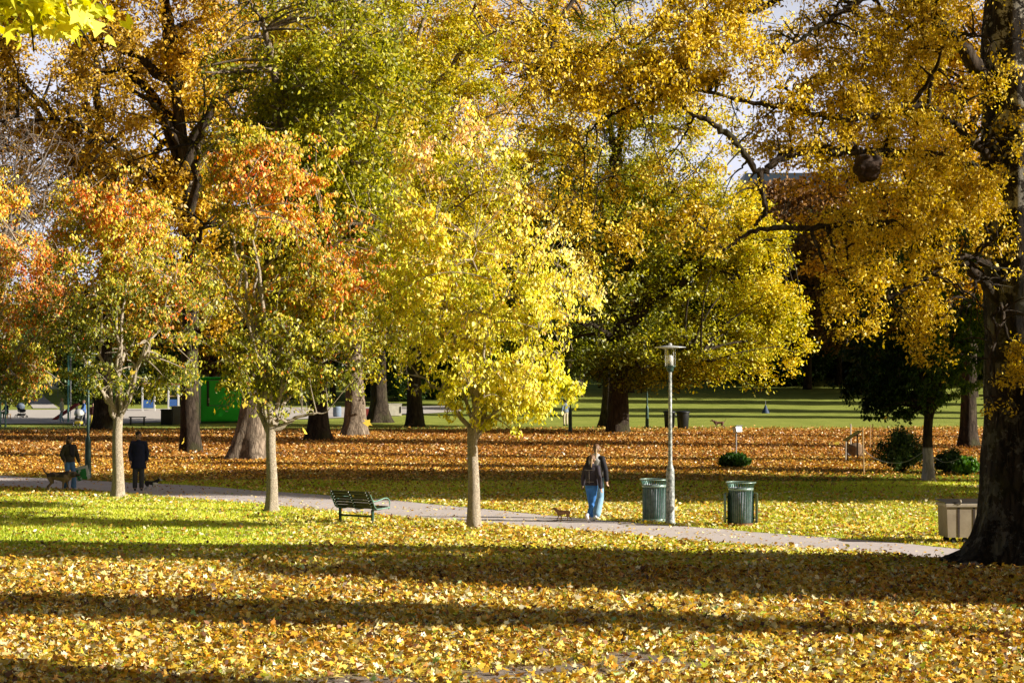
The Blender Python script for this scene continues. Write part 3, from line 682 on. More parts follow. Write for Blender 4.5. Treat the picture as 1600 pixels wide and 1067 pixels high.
# woman with shopping bag, left
loc = at(109, 765)
t, up, P, hp = person('woman in olive puffer jacket, black scarf and blue jeans holding a green shopping bag', loc, R(38), 1.68,
    dict(kL=(.10, -.13, .50), aL=(.09, -.12, .10), kR=(-.07, -.02, .49), aR=(-.06, .16, .13), fR=.35, eL=(.25, -.02, 1.15), wL=(.27, -.12, .93), eR=(-.25, .06, 1.15), wR=(-.23, -.10, .97), head=.35, nod=.15, lean=.03),
    dict(top='olive', bottom='jeans', shoe='shoe_white', hair='hair_brown', hairstyle='long', puff=.036, flare=.035, hem=.92), woman=True)
b = MB(); b.lathe([(.062, 1.44), (.085, 1.46), (.09, 1.50), (.085, 1.54), (.06, 1.55)], (0, -.005, 0), 20); b.cap((.03, -.13, 1.45), (.04, -.15, 1.10), (.06, .028), (.055, .02)); b.cap((-.03, -.13, 1.45), (-.02, -.155, 1.16), (.05, .025), (.05, .02)); b.fuse('scarf', M['blackcloth'], t, .012, 1)
# shopping bag
hw = Matrix.Rotation(R(38), 4, 'Z') @ (Vector((.27, -.16, .86)) * .96); bx_, by_, bz_ = loc[0] + hw.x + .04, loc[1] + hw.y, loc[2] + hw.z
m, nt, out = mat_new('printed_bag'); tc = N(nt, 'ShaderNodeTexCoord'); sx = N(nt, 'ShaderNodeSeparateXYZ'); nt.links.new(tc.outputs['Object'], sx.inputs[0]); p = N(nt, 'ShaderNodeBsdfPrincipled'); p.inputs['Roughness'].default_value = .4
wv = N(nt, 'ShaderNodeTexNoise'); wv.inputs['Scale'].default_value = 7; nt.links.new(tc.outputs['Object'], wv.inputs['Vector']); cr = N(nt, 'ShaderNodeValToRGB'); cr.color_ramp.interpolation = 'CONSTANT'
cr.color_ramp.elements[0].position = 0; cr.color_ramp.elements[0].color = (.02, .26, .05, 1); cr.color_ramp.elements[1].position = .56; cr.color_ramp.elements[1].color = (.6, .68, .62, 1)
nt.links.new(wv.outputs['Fac'], cr.inputs['Fac'])
gt = N(nt, 'ShaderNodeMath', operation='GREATER_THAN'); gt.inputs[1].default_value = -.17; nt.links.new(sx.outputs[2], gt.inputs[0]); gx = N(nt, 'ShaderNodeMath', operation='GREATER_THAN'); gx.inputs[1].default_value = .13; nt.links.new(sx.outputs[0], gx.inputs[0]); mxm = N(nt, 'ShaderNodeMath', operation='MAXIMUM'); nt.links.new(gt.outputs[0], mxm.inputs[0]); nt.links.new(gx.outputs[0], mxm.inputs[1])
mm = N(nt, 'ShaderNodeMixRGB'); nt.links.new(mxm.outputs[0], mm.inputs[0]); nt.links.new(cr.outputs[0], mm.inputs[1]); mm.inputs[2].default_value = (.62, .66, .66, 1); nt.links.new(mm.outputs[0], p.inputs['Base Color']); nt.links.new(p.outputs[0], out.inputs[0])
t = thing('shopping_bag', 'white and green plastic shopping bag hanging from the woman\'s hand', 'shopping bag', (bx_, by_, bz_), R(-8)); t.rotation_euler = (0, R(-12), R(-6))
b = MB(); g = np.random.default_rng(4); nx_, nz_ = 12, 12; rows = []
for sgn in (-1, 1):
    grid = [[b.bm.verts.new(((i / 11 - .5) * (.40 + .04 * (k / 11)) , sgn * (.002 + .055 * math.sin(math.pi * i / 11) ** .6 * (.4 + .6 * k / 11)) + g.normal(0, .004), -.08 - .42 * k / 11 - .015 * math.sin(i * .9))) for k in range(12)] for i in range(12)]; rows.append(grid)
    for i in range(11):
        for k in range(11): b.bm.faces.new((grid[i][k], grid[i + 1][k], grid[i + 1][k + 1], grid[i][k + 1]))
for i in range(11): b.bm.faces.new((rows[0][i][11], rows[0][i + 1][11], rows[1][i + 1][11], rows[1][i][11]))
for i in (0, 11):
    for k in range(11): b.bm.faces.new((rows[0][i][k], rows[0][i][k + 1], rows[1][i][k + 1], rows[1][i][k]))
b.build('sack', m, t, True); MB().tube([(-.10, 0, -.09), (-.05, 0, -.02), (0, 0, .0), (.05, 0, -.02), (.10, 0, -.09)], .008, 6).build('handle', M['white'], t)

# man in navy coat
loc2 = at(217, 766)
person('man in long navy coat and grey trousers walking a small black and white dog', loc2, R(12), 1.80,
    dict(kL=(.09, -.06, .50), aL=(.085, -.02, .09), kR=(-.10, -.04, .50), aR=(-.105, .03, .09), eL=(.255, .05, 1.14), wL=(.245, -.04, .91), eR=(-.255, .05, 1.14), wR=(-.24, -.04, .91), head=.25, nod=.05),
    dict(top='navy', bottom='greytrouser', shoe='shoe_black', hair='hair_dark', hairstyle='curly', puff=.026, hem=.66, leg=.020, flare=.010))
mt = bpy.data.objects[-1] if False else None
# two women walking away
loc3 = at(924, 815)
person('woman in faded black denim jacket and bright blue jeans, ponytail, mid stride', loc3, R(180 - 25), 1.64,
    dict(kL=(.07, -.10, .50), aL=(.08, -.22, .10), kR=(-.03, -.02, .49), aR=(-.02, .30, .20), fR=.75, eL=(.26, -.06, 1.16), wL=(.33, -.22, .96), eR=(-.25, .06, 1.15), wR=(-.27, .02, .91), lean=.04, head=.35),
    dict(top='plumcloth', bottom='jeans_bright', shoe='shoe_white', hair='hair_mid', hairstyle='pony', puff=.028, hem=.96, leg=.004), woman=True, group='two women walking side by side')
pj = [o for o in bpy.data.objects if o.name.startswith('person') and abs(o.location.x - loc3[0]) < .01][0]
b = MB(); b.tube([(-.135, .145, 1.37), (0, .158, 1.36), (.135, .145, 1.37)], .0035, 6).tube([(0, .158, 1.36), (0, .155, 1.2), (0, .150, 1.02)], .003, 6).tube([(-.13, .142, 1.06), (0, .152, 1.055), (.13, .142, 1.06)], .0035, 6); b.build('seam', M['stitch'], pj)
person('taller woman in pale grey vest and light blue jeans, hair bound up, half hidden', (loc3[0] + .15, loc3[1] + .95, loc3[2]), R(180 - 30), 1.86,
    dict(kL=(.10, -.05, .50), aL=(.11, -.06, .09), kR=(-.10, -.03, .50), aR=(-.09, .14, .12), fR=.3, eR=(-.26, .02, 1.15), wR=(-.27, -.02, .92), eL=(.24, .02, 1.15), wL=(.27, -.08, .93), head=.5),
    dict(top='blackcloth', bottom='jeans_light', shoe='shoe_white', hair='hair_mid', hairstyle='pony', puff=.030, hem=.95, leg=.024, flare=.03), woman=True, group='two women walking side by side')
pv = [o for o in bpy.data.objects if o.name.startswith('person') and abs(o.location.x - loc3[0] - .15) < .005][0]
b = MB(); b.loft([(1.0, .172, .135, 0), (1.2, .175, .135, 0), (1.38, .185, .14, 0), (1.47, .10, .10, 0), (1.53, .085, .085, 0)]); b.fuse('vest', M['greyvest'], pv, .014, 2)
# far people
person('man in grey blue jacket and beige trousers standing on the far lawn edge', at(883.5, 664.5), R(200), 1.76, dict(), dict(top='greyblue', bottom='beige', shoe='shoe_black', hair='hair_dark', puff=.04, leg=.02), vox=.025)
person('walker in a cream quilted jacket and pale jeans on the plaza', atd(97, 138), R(-70), 1.74, dict(kL=(.09, -.12, .50), aL=(.08, -.10, .09), aR=(-.08, .16, .13), wR=(-.16, -.25, 1.25), eR=(-.24, -.02, 1.15)), dict(top='cream', bottom='jeans_light', shoe='shoe_white', hair='hair_blond', puff=.05, leg=.01), vox=.025, woman=True)
person('person in bright blue top pushing the black stroller', atd(131.5, 131.5), R(-60), 1.72, dict(wL=(.2, -.36, 1.02), wR=(-.2, -.36, 1.02), eL=(.23, -.10, 1.14), eR=(-.23, -.10, 1.14)), dict(top='blue', bottom='navy', shoe='shoe_black', hair='hair_mid', puff=.03), vox=.025, woman=True)
person('person in dark red top and yellow trousers next to the maple trunk', atd(145.5, 129), R(20), 1.55, dict(kL=(.12, -.08, .50)), dict(top='darkred', bottom='yellow', shoe='shoe_white', hair='hair_dark', puff=.03, leg=.02), vox=.025)
person('seated person in dark top and green trousers at the far left edge', atd(11, 150), R(-40), 1.7, dict(hip=.52, kL=(.14, -.42, .50), kR=(-.14, -.42, .50), aL=(.14, -.40, .09), aR=(-.14, -.44, .09), eL=(.25, -.10, 1.16), eR=(-.25, -.10, 1.16), wL=(.16, -.33, 1.05), wR=(-.16, -.33, 1.05)), dict(top='navy', bottom='kiosk_dark', shoe='shoe_black', hair='hair_mid', puff=.02), vox=.025)
lx, ly, lz = atd(11, 150)
t = thing('garden_stool', 'low wooden stool under the seated person', 'stool', (lx, ly + .05, lz), -.5); MB().box((0, 0, .36), (.5, .4, .06), bev=.01).build('seat', M['wood_stake'], t)
for x in (-.2, .2):
    for y in (-.15, .15): MB().box((x, y, .165), (.05, .05, .33)).build('leg', M['wood_stake'], t)

# ------------------------------------------------------------------ strollers
def stroller(label, loc, rz, hood, basket):
    t = thing('stroller', label, 'stroller', loc, rz)
    for (x, y, r) in ((-.27, .30, .14), (.27, .30, .14), (-.22, -.34, .11), (.22, -.34, .11)):
        wl = MB().lathe([(r - .03, -.025), (r, -.02), (r, .02), (r - .03, .025), (r - .03, -.025)], (x, y, r), 20, rot=(0, R(90), 0)).build('wheel', M['rubber'], t, True)
        MB().lathe([(0, -.012), (.03, -.012), (.03, .012), (0, .012)], (x, y, r), 12, rot=(0, R(90), 0)).build('hub', M['grey'], wl)
    for s_ in (-1, 1):
        MB().tube([(s_ * .24, -.34, .13), (s_ * .25, -.05, .50), (s_ * .26, .30, .86), (s_ * .24, .44, 1.04)], .014, 8).build('frame_tube', M['grey'], t)
        MB().tube([(s_ * .26, .30, .14), (s_ * .25, .05, .42)], .014, 8).build('frame_tube', M['grey'], t)
    MB().tube([(-.24, .44, 1.04), (.24, .44, 1.04)], .018, 8).build('handlebar', M['black'], t)
    b = MB(); b.ell((0, -.02, .58), (.22, .40, .16)); b.cap((0, .20, .55), (0, .26, .80), (.21, .05), (.20, .05)); b.fuse('seat', M['black'], t, .025, 2)
    MB().box((0, .02, .27), (.40, .50, .18), bev=.04).build('basket', M[basket], t)
    b = MB(); b.lathe([(0, .36), (.14, .34), (.25, .26), (.31, .14), (.32, 0)], (0, .12, .78), 18, 0, math.pi * 1.0, rot=(R(62), 0, R(180))); b.lathe([(0, .36), (.14, .34), (.25, .26), (.31, .14), (.32, 0)], (0, .10, .80), 18, 0, math.pi * 2, rot=(R(18), 0, 0)); b.build('hood', M[hood], t, True)
    return t
stroller('black stroller with pale grey hood and yellow basket on the plaza', atd(123, 130), R(-10), 'lamp_disc', 'yellow')
stroller('parked stroller with silver hood beyond the road at the far left', atd(34, 153), R(60), 'greyblue', 'black')

# ------------------------------------------------------------------ dogs (face +X)
def dog(label, loc, rz, s, coat, ears='flop', tail='up', step=1.0, head=0.0, leg=1.0, build=1.0, vox=.012, cat='dog'):
    """s: height at the shoulder in metres, modelled at .55"""
    t = thing('dog', label, cat, loc, rz); t.scale = (s / .55,) * 3; b = MB(); w_ = build
    b.ell((.17, 0, .43 - .015 * (w_ - 1)), (.165, .095 * w_, .125 * w_ ** .5)); b.cap((.12, 0, .43), (-.20, 0, .455), (.10 * w_ ** .5, .085 * w_), (.085 * w_ ** .5, .070 * w_)); b.ell((-.24, 0, .44), (.12, .078 * w_, .10))
    hd = Vector((.42, 0, .60 + head)); b.cap((.25, 0, .49), hd, .075 * w_, .058 * w_); b.ell(hd + Vector((.02, 0, .02)), (.078, .062, .062)); b.cap(hd + Vector((.07, 0, .005)), hd + Vector((.165, 0, -.02)), .038, .026)
    for sd in (-1, 1):
        if ears == 'up': b.cap(hd + Vector((-.01, sd * .04, .06)), hd + Vector((-.015, sd * .06, .135)), (.026, .014), (.007, .007))
        else: b.cap(hd + Vector((-.01, sd * .058, .045)), hd + Vector((.0, sd * .080, -.03)), (.026, .012), (.016, .010))
        f = step * sd
        # fore leg: shoulder, elbow, wrist, paw
        b.cap((.22, sd * .065, .42), (.17 + .03 * f, sd * .068, .31), .055, .036); b.cap((.17 + .03 * f, sd * .068, .31), (.19 + .10 * f, sd * .066, .13), .032, .022); b.cap((.19 + .10 * f, sd * .066, .13), (.185 + .13 * f, sd * .066, .035), .022, .020); b.cap((.185 + .13 * f, sd * .066, .025), (.225 + .13 * f, sd * .066, .022), .022, .020)
        # hind leg: hip, knee forward, hock back, paw
        f = -f
        b.cap((-.25, sd * .055, .42), (-.20 + .04 * f, sd * .070, .28), .075, .042); b.cap((-.20 + .04 * f, sd * .070, .28), (-.33 + .09 * f, sd * .068, .16), .036, .022); b.cap((-.33 + .09 * f, sd * .068, .16), (-.30 + .13 * f, sd * .066, .035), .021, .019); b.cap((-.30 + .13 * f, sd * .066, .025), (-.26 + .13 * f, sd * .066, .022), .022, .020)
    if tail == 'up': T = [(-.33, 0, .49), (-.42, 0, .56), (-.47, 0, .66), (-.45, 0, .76)]
    elif tail == 'curl': T = [(-.32, 0, .50), (-.38, 0, .58), (-.35, 0, .66), (-.29, 0, .67)]
    else: T = [(-.33, 0, .48), (-.42, 0, .42), (-.48, 0, .33)]
    for i in range(len(T) - 1): b.cap(T[i], T[i + 1], .026 - .005 * i, .022 - .005 * i)
    b.fuse('body', M['fur'], t, vox, 2, coat)
    MB().ell(hd + Vector((.19, 0, -.012)), (.012, .014, .010), sub=2).build('nose', M['eye'], t, True)
    for sd in (-1, 1): MB().ell(hd + Vector((.075, sd * .045, .03)), (.008, .008, .008), sub=2).build('eye', M['eye'], t, True)
    MB().lathe([(.078, -.012), (.082, 0), (.078, .012)], (.31, 0, .525), 18, rot=(0, R(-35) + math.pi / 2 * 0 + R(90), 0)).build('collar', M['darkred'], t, True)
    return t
def coat_shep(c):
    n = fbm(c * 9, 3, 2)[:, None]; k = np.tile([[.17, .11, .065]], (len(c), 1)); dk = (c[:, 2:3] > .43) & (n > .42); k = np.where(dk, [[.030, .022, .017]], k); return np.where(c[:, 2:3] < .14, [[.30, .22, .15]], k)
def coat_bw(c):
    k = np.tile([[.014, .013, .014]], (len(c), 1)); w1 = (c[:, 2] < .28) | ((c[:, 0] > .16) & (c[:, 2] < .47)) | ((c[:, 0] > .48) & (np.abs(c[:, 1]) < .035)); return np.where(w1[:, None], [[.75, .72, .70]], k)
def coat_tan(c): n = fbm(c * 8, 5, 2)[:, None]; k = np.array([[.42, .19, .07]]) * (.8 + .4 * n); return np.where(c[:, 2:3] < .17, [[.62, .45, .30]], k)
def coat_brown(c): return np.array([[.13, .045, .03]]) * (.7 + .6 * fbm(c * 8, 7, 2)[:, None])
dog('shaggy brown and black dog standing in front of the woman with the bag', at(93, 769), R(-12), .62, coat_shep, 'flop', 'up', .5, -.10, build=1.45)
dl = at(237, 769); dog('small black and white dog on a leash beside the man in navy', dl, R(-25), .36, coat_bw, 'up', 'curl', 1.0, .0, build=1.15)
dog('small tan dog trotting on the path ahead of the two women', at(880, 813.5), R(172), .27, coat_tan, 'up', 'curl', 1.0, .02, build=1.3)
dog('reddish brown dog on the far lawn edge', at(1123, 671), R(176), .50, coat_brown, 'flop', 'up', .8, -.02, vox=.02)
hwx = Matrix.Rotation(R(12), 4, 'Z') @ (Vector((.27, -.16, .86)) * 1.03); A = Vector((loc2[0] + hwx.x, loc2[1] + hwx.y, loc2[2] + hwx.z)); B = Vector((dl[0] + .17, dl[1] - .08, dl[2] + .35))
o = MB().tube([tuple(A.lerp(B, k / 8) - Vector((0, 0, .12 * math.sin(math.pi * k / 8)))) for k in range(9)], .006, 6).build('dog_leash', M['black'], None, True); tag(o, 'thin dark leash from the man in navy to the black and white dog', 'leash')

# ------------------------------------------------------------------ leaves caught in mid air
FL = [(380, 634, 17, .3), (285, 691, 16, 1.2), (478, 677, 15, 2.0), (572, 663, 15, .9), (336, 646, 30, 1.7), (205, 583, 26, .4), (1383, 655, 34, 1.1), (1305, 693, 30, .5)]
FLL = ['pale yellow leaf in mid air in front of the leaning maple', 'yellow leaf in mid air at the foot of the straight dark maple', 'golden leaf in mid air in front of the low rooted maple', 'golden leaf in mid air in front of the grey fluted trunk', 'small pale leaf in mid air in front of the green kiosk', 'lime leaf in mid air above the man in navy', 'small pale leaf in mid air over the far lawn', 'small pale leaf in mid air left of the display panel']
g = np.random.default_rng(5)
for (px, py, d, a), lb in zip(FL, FLL):
    me = leaves('falling_leaf', np.zeros((1, 3)), np.array([[math.cos(a), .3, math.sin(a)]]), np.array([.062 if d < 20 else .09]), np.array([[.62, .46, .06]]), 'maple', g)
    o = new_obj('falling_leaf', me, M['leaf']); o.location = W(px, py, d); tag(o, lb, 'leaf', 'leaves falling through the air')
# ------------------------------------------------------------------ camera, light, sky
cam = bpy.data.cameras.new('camera'); co = bpy.data.objects.new('camera', cam); col.objects.link(co)
cam.sensor_width = 36; cam.lens = 70.0; cam.clip_end = 5000; cam.clip_start = .5
co.location = (0, 0, CAMZ); co.rotation_euler = (R(90) + math.atan(44.5 / F), 0, 0)
C.camera = co
SUN_EL = R(22); to_sun = Vector((.976, -.217, 0)).normalized() * math.cos(SUN_EL) + Vector((0, 0, math.sin(SUN_EL)))
sl = bpy.data.lights.new('sun', 'SUN'); sl.energy = 8.6; sl.angle = R(.5); sl.color = (1.0, .93, .80)
so = bpy.data.objects.new('sun', sl); col.objects.link(so); so.rotation_euler = to_sun.to_track_quat('Z', 'Y').to_euler(); so.location = (40, -30, 60)
w = bpy.data.worlds.new('World'); C.world = w; w.use_nodes = True
nt = w.node_tree; bg = nt.nodes['Background']; sk = nt.nodes.new('ShaderNodeTexSky'); sk.sky_type = 'NISHITA'; sk.sun_disc = False
sk.sun_elevation = SUN_EL; sk.sun_rotation = math.atan2(.976, -.217); sk.air_density = 1.0; sk.dust_density = 4.0; sk.ozone_density = 1.0
bg.inputs[1].default_value = .052
# added pale glow low in the sky ahead of the camera, whitening the visible sky
gx = nt.nodes.new('ShaderNodeTexCoord'); gs = nt.nodes.new('ShaderNodeSeparateXYZ'); nt.links.new(gx.outputs['Generated'], gs.inputs[0])
ez = nt.nodes.new('ShaderNodeMapRange'); ez.interpolation_type = 'SMOOTHSTEP'; ez.inputs[1].default_value = .14; ez.inputs[2].default_value = .26; ez.inputs[3].default_value = 1; ez.inputs[4].default_value = 0; nt.links.new(gs.outputs[2], ez.inputs[0])
ey = nt.nodes.new('ShaderNodeMapRange'); ey.interpolation_type = 'SMOOTHSTEP'; ey.inputs[1].default_value = .45; ey.inputs[2].default_value = .85; nt.links.new(gs.outputs[1], ey.inputs[0])
em = nt.nodes.new('ShaderNodeMath'); em.operation = 'MULTIPLY'; nt.links.new(ez.outputs[0], em.inputs[0]); nt.links.new(ey.outputs[0], em.inputs[1])
mh = nt.nodes.new('ShaderNodeMixRGB'); nt.links.new(em.outputs[0], mh.inputs[0]); nt.links.new(sk.outputs[0], mh.inputs[1]); mh.inputs[2].default_value = (16.0, 16.4, 19.0, 1)
nt.links.new(mh.outputs[0], bg.inputs[0])
C.view_settings.view_transform = 'Standard'; C.view_settings.look = 'None'; C.view_settings.exposure = 0
C.render.engine = 'CYCLES'; C.cycles.max_bounces = 6; C.cycles.diffuse_bounces = 2; C.cycles.transmission_bounces = 4; C.cycles.transparent_max_bounces = 8; C.cycles.use_denoising = True; C.cycles.denoiser = 'OPENIMAGEDENOISE'; C.cycles.denoising_input_passes = 'RGB_ALBEDO_NORMAL'; C.cycles.denoising_prefilter = 'ACCURATE'

rng = np.random.default_rng(7)

# ------------------------------------------------------------------ ground
def litter(x, y):
    """0..1 share of ground hidden by fallen leaves"""
    n = fbm(np.stack([x / 3.0, y / 4.0, 0 * x], -1), 11, 3)
    pxx = 800 + x / np.maximum(y, 5) * F
    near = .74 - .14 * sstep(30, 42, y)
    strip = .10 + .58 * sstep(330, 620, pxx) * (1 - .45 * sstep(900, 1250, pxx))
    mid = .38 - .28 * sstep(1050, 1350, pxx)
    back = .98 - .35 * sstep(1330, 1450, pxx) * (1 - sstep(80, 95, y))
    v = near + (strip - near) * sstep(38.5, 43, y)
    v = v + (mid - v) * sstep(53, 60, y)
    v = v + (back - v) * sstep(64, 80, y)
    v = v * (1 - .97 * sstep(114, 128, y - .004 * (pxx - 800) + 9 * (n - .5)))
    v = v * (.72 + .56 * n)
    # dry leaves in the wood on the bank
    return clamp(v)
DIRT = [G(560, 1068), G(760, 1052), G(980, 1040), G(1130, 1020), G(1330, 988), G(1480, 972), G(1640, 962), (14, 31.5), (30, 36)]
def dirt(x, y):
    d = np.full(np.shape(x), 1e9)
    for (a, b) in zip(DIRT[:-1], DIRT[1:]):
        a = np.array(a); b = np.array(b); ab = b - a
        t = clamp(((x - a[0]) * ab[0] + (y - a[1]) * ab[1]) / (ab @ ab))
        d = np.minimum(d, np.hypot(x - a[0] - t * ab[0], y - a[1] - t * ab[1]))
    n = fbm(np.stack([x / .8, y / .8, 0 * x], -1), 31, 3)
    a = sstep(1.05, .35, d + (n - .5) * 2.6) * (1 - .55 * sstep(1.5, 4.0, x))
    k = np.hypot(x - 15.2, (y - 63.0) * 1.2) + (n - .5) * 1.5       # bare soil by the young tree
    return np.maximum(a, .8 * sstep(1.9, 1.0, k))

xs = np.unique(np.round(np.concatenate([np.arange(-14, 14, .3), np.arange(-45, 46, 1.0), np.arange(-200, 201, 10.), np.arange(-1500, 1501, 100.)]), 2))
ys = np.unique(np.round(np.concatenate([np.arange(20, 62, .3), np.arange(62, 150, .9), np.arange(150, 335, 3.), np.arange(-60, 20, 2.), np.arange(340, 2600, 80.)]), 2))
X, Y = np.meshgrid(xs, ys); Z = H(X, Y)
nx, ny = len(xs), len(ys)
i0 = (np.arange(ny - 1)[:, None] * nx + np.arange(nx - 1)[None, :]).ravel()
me = np_mesh('ground', np.stack([X, Y, Z], -1), np.stack([i0, i0 + 1, i0 + nx + 1, i0 + nx], -1), 4, smooth=True)
a = me.attributes.new('mask', 'FLOAT_COLOR', 'POINT'); cc = np.ones((nx * ny, 4), np.float32)
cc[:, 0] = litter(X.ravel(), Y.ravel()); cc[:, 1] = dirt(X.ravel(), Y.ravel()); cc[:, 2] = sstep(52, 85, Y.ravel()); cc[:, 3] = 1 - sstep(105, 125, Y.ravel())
a.data.foreach_set('color', cc.ravel())
m, nt, out = mat_new('park_ground')
p = N(nt, 'ShaderNodeBsdfPrincipled'); p.inputs['Roughness'].default_value = .95; p.inputs['Specular IOR Level'].default_value = .1
tc = N(nt, 'ShaderNodeTexCoord'); at = N(nt, 'ShaderNodeAttribute', attribute_name='mask'); sp = N(nt, 'ShaderNodeSeparateColor'); nt.links.new(at.outputs['Color'], sp.inputs[0])
def noise(scale, det=5, rough=.6):
    n = N(nt, 'ShaderNodeTexNoise'); n.inputs['Scale'].default_value = scale; n.inputs['Detail'].default_value = det; n.inputs['Roughness'].default_value = rough
    nt.links.new(tc.outputs['Object'], n.inputs['Vector']); return n
def cramp(fac, pts):
    c = N(nt, 'ShaderNodeValToRGB'); e = c.color_ramp.elements
    e[0].position = pts[0][0]; e[0].color = rgba(pts[0][1]); e[1].position = pts[-1][0]; e[1].color = rgba(pts[-1][1])
    for q in pts[1:-1]:
        k = e.new(q[0]); k.color = rgba(q[1])
    nt.links.new(fac, c.inputs['Fac']); return c
n1 = noise(9.0, 8, .75); grass = cramp(n1.outputs['Fac'], [(.25, (.06, .09, .006)), (.5, (.20, .25, .014)), (.75, (.38, .40, .035))])
vo = N(nt, 'ShaderNodeTexVoronoi'); vo.inputs['Scale'].default_value = 9.0; nt.links.new(tc.outputs['Object'], vo.inputs['Vector'])
sv = N(nt, 'ShaderNodeSeparateColor'); nt.links.new(vo.outputs['Color'], sv.inputs[0])
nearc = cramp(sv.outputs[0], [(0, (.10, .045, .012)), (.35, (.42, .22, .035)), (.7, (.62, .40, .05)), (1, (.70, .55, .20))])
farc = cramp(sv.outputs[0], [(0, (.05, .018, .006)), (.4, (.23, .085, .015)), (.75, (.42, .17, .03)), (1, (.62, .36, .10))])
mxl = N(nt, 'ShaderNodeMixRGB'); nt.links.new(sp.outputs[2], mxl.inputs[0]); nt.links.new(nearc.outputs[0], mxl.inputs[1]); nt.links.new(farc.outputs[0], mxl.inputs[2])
# litter where a cell's random value + noise is under the mask
n2 = noise(1.6, 6, .7); ad = N(nt, 'ShaderNodeMath', operation='ADD'); nt.links.new(sv.outputs[1], ad.inputs[0]); nt.links.new(n2.outputs['Fac'], ad.inputs[1])
ml = N(nt, 'ShaderNodeMath', operation='MULTIPLY'); nt.links.new(ad.outputs[0], ml.inputs[0]); ml.inputs[1].default_value = .55
su = N(nt, 'ShaderNodeMath', operation='SUBTRACT'); nt.links.new(sp.outputs[0], su.inputs[0]); nt.links.new(ml.outputs[0], su.inputs[1])
mr = N(nt, 'ShaderNodeMapRange'); mr.inputs[1].default_value = -.04; mr.inputs[2].default_value = .08; nt.links.new(su.outputs[0], mr.inputs[0])
m1 = N(nt, 'ShaderNodeMixRGB'); nt.links.new(mr.outputs[0], m1.inputs[0]); 
mf = N(nt, 'ShaderNodeMixRGB'); nt.links.new(at.outputs['Alpha'], mf.inputs[0]); nf = noise(.5, 8, .7); gf = cramp(nf.outputs['Fac'], [(.3, (.20, .25, .035)), (.7, (.40, .43, .09))])
nt.links.new(gf.outputs[0], mf.inputs[1]); nt.links.new(grass.outputs[0], mf.inputs[2]); nt.links.new(mf.outputs[0], m1.inputs[1]); nt.links.new(mxl.outputs[0], m1.inputs[2])
n3 = noise(5.0, 8, .7); soil = cramp(n3.outputs['Fac'], [(.3, (.17, .125, .10)), (.7, (.44, .36, .30))])
m2 = N(nt, 'ShaderNodeMixRGB'); nt.links.new(sp.outputs[1], m2.inputs[0]); nt.links.new(m1.outputs[0], m2.inputs[1]); nt.links.new(soil.outputs[0], m2.inputs[2])
nt.links.new(m2.outputs[0], p.inputs['Base Color'])
bp = N(nt, 'ShaderNodeBump'); bp.inputs['Strength'].default_value = .8; bp.inputs['Distance'].default_value = .05
nt.links.new(n1.outputs['Fac'], bp.inputs['Height']); nt.links.new(bp.outputs['Normal'], p.inputs['Normal'])
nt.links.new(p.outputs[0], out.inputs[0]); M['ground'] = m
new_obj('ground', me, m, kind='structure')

# ---- paths
def strip(name, near, far, mat, lift=.012, nsub=90, across=8):
    near = np.array(near, float); far = np.array(far, float)
    def res(P):
        seg = np.linalg.norm(np.diff(P, axis=0), axis=1); L = np.concatenate([[0], np.cumsum(seg)]) / seg.sum()
        t = np.linspace(0, 1, nsub); return np.stack([np.interp(t, L, P[:, 0]), np.interp(t, L, P[:, 1])], 1)
    a, b = res(near), res(far)
    t = np.linspace(0, 1, across)[None, :, None]
    P = a[:, None] * (1 - t) + b[:, None] * t
    # crumbly edges
    e = (fbm(np.stack([P[..., 0] * 1.3, P[..., 1] * 1.3, 0 * P[..., 0]], -1), 77, 3) - .5) * .35
    P[:, 0, 1] += e[:, 0]; P[:, -1, 1] += e[:, -1]
    V = np.concatenate([P, (H(P[..., 0], P[..., 1]) + lift)[..., None]], -1)
    i0 = (np.arange(nsub - 1)[:, None] * across + np.arange(across - 1)[None, :]).ravel()
    me = np_mesh(name, V, np.stack([i0, i0 + across, i0 + across + 1, i0 + 1], -1), 4, smooth=True)
    return new_obj(name, me, mat, kind='structure')
def asphalt(name, lo, hi):
    m, nt, out = mat_new(name); p = N(nt, 'ShaderNodeBsdfPrincipled'); p.inputs['Roughness'].default_value = .9
    tc = N(nt, 'ShaderNodeTexCoord'); n = N(nt, 'ShaderNodeTexNoise'); n.inputs['Scale'].default_value = .9; n.inputs['Detail'].default_value = 9; n.inputs['Roughness'].default_value = .72
    nt.links.new(tc.outputs['Object'], n.inputs['Vector']); c = N(nt, 'ShaderNodeValToRGB'); c.color_ramp.elements[0].position = .3; c.color_ramp.elements[1].position = .7
    c.color_ramp.elements[0].color = rgba(lo); c.color_ramp.elements[1].color = rgba(hi); nt.links.new(n.outputs['Fac'], c.inputs['Fac'])
    n2 = N(nt, 'ShaderNodeTexNoise'); n2.inputs['Scale'].default_value = 40; nt.links.new(tc.outputs['Object'], n2.inputs['Vector'])
    b = N(nt, 'ShaderNodeBump'); b.inputs['Strength'].default_value = .25; b.inputs['Distance'].default_value = .004; nt.links.new(n2.outputs['Fac'], b.inputs['Height']); nt.links.new(b.outputs[0], p.inputs['Normal'])
    nt.links.new(c.outputs[0], p.inputs['Base Color']); nt.links.new(p.outputs[0], out.inputs[0]); return m
M['path'] = asphalt('worn_path', (.52, .455, .44), (.66, .58, .56))
M['road'] = asphalt('pale_road', (.50, .45, .41), (.62, .56, .51))
far_e = [(-45, 108), (-26, 77)] + [G(*q) for q in ((0, 744), (200, 753.5), (300, 759), (400, 767.5), (600, 779), (730, 792), (840, 803.5), (1000, 817), (1080, 823), (1240, 837), (1400, 849), (1500, 858), (1600, 868))] + [(16, 31), (30, 18)]
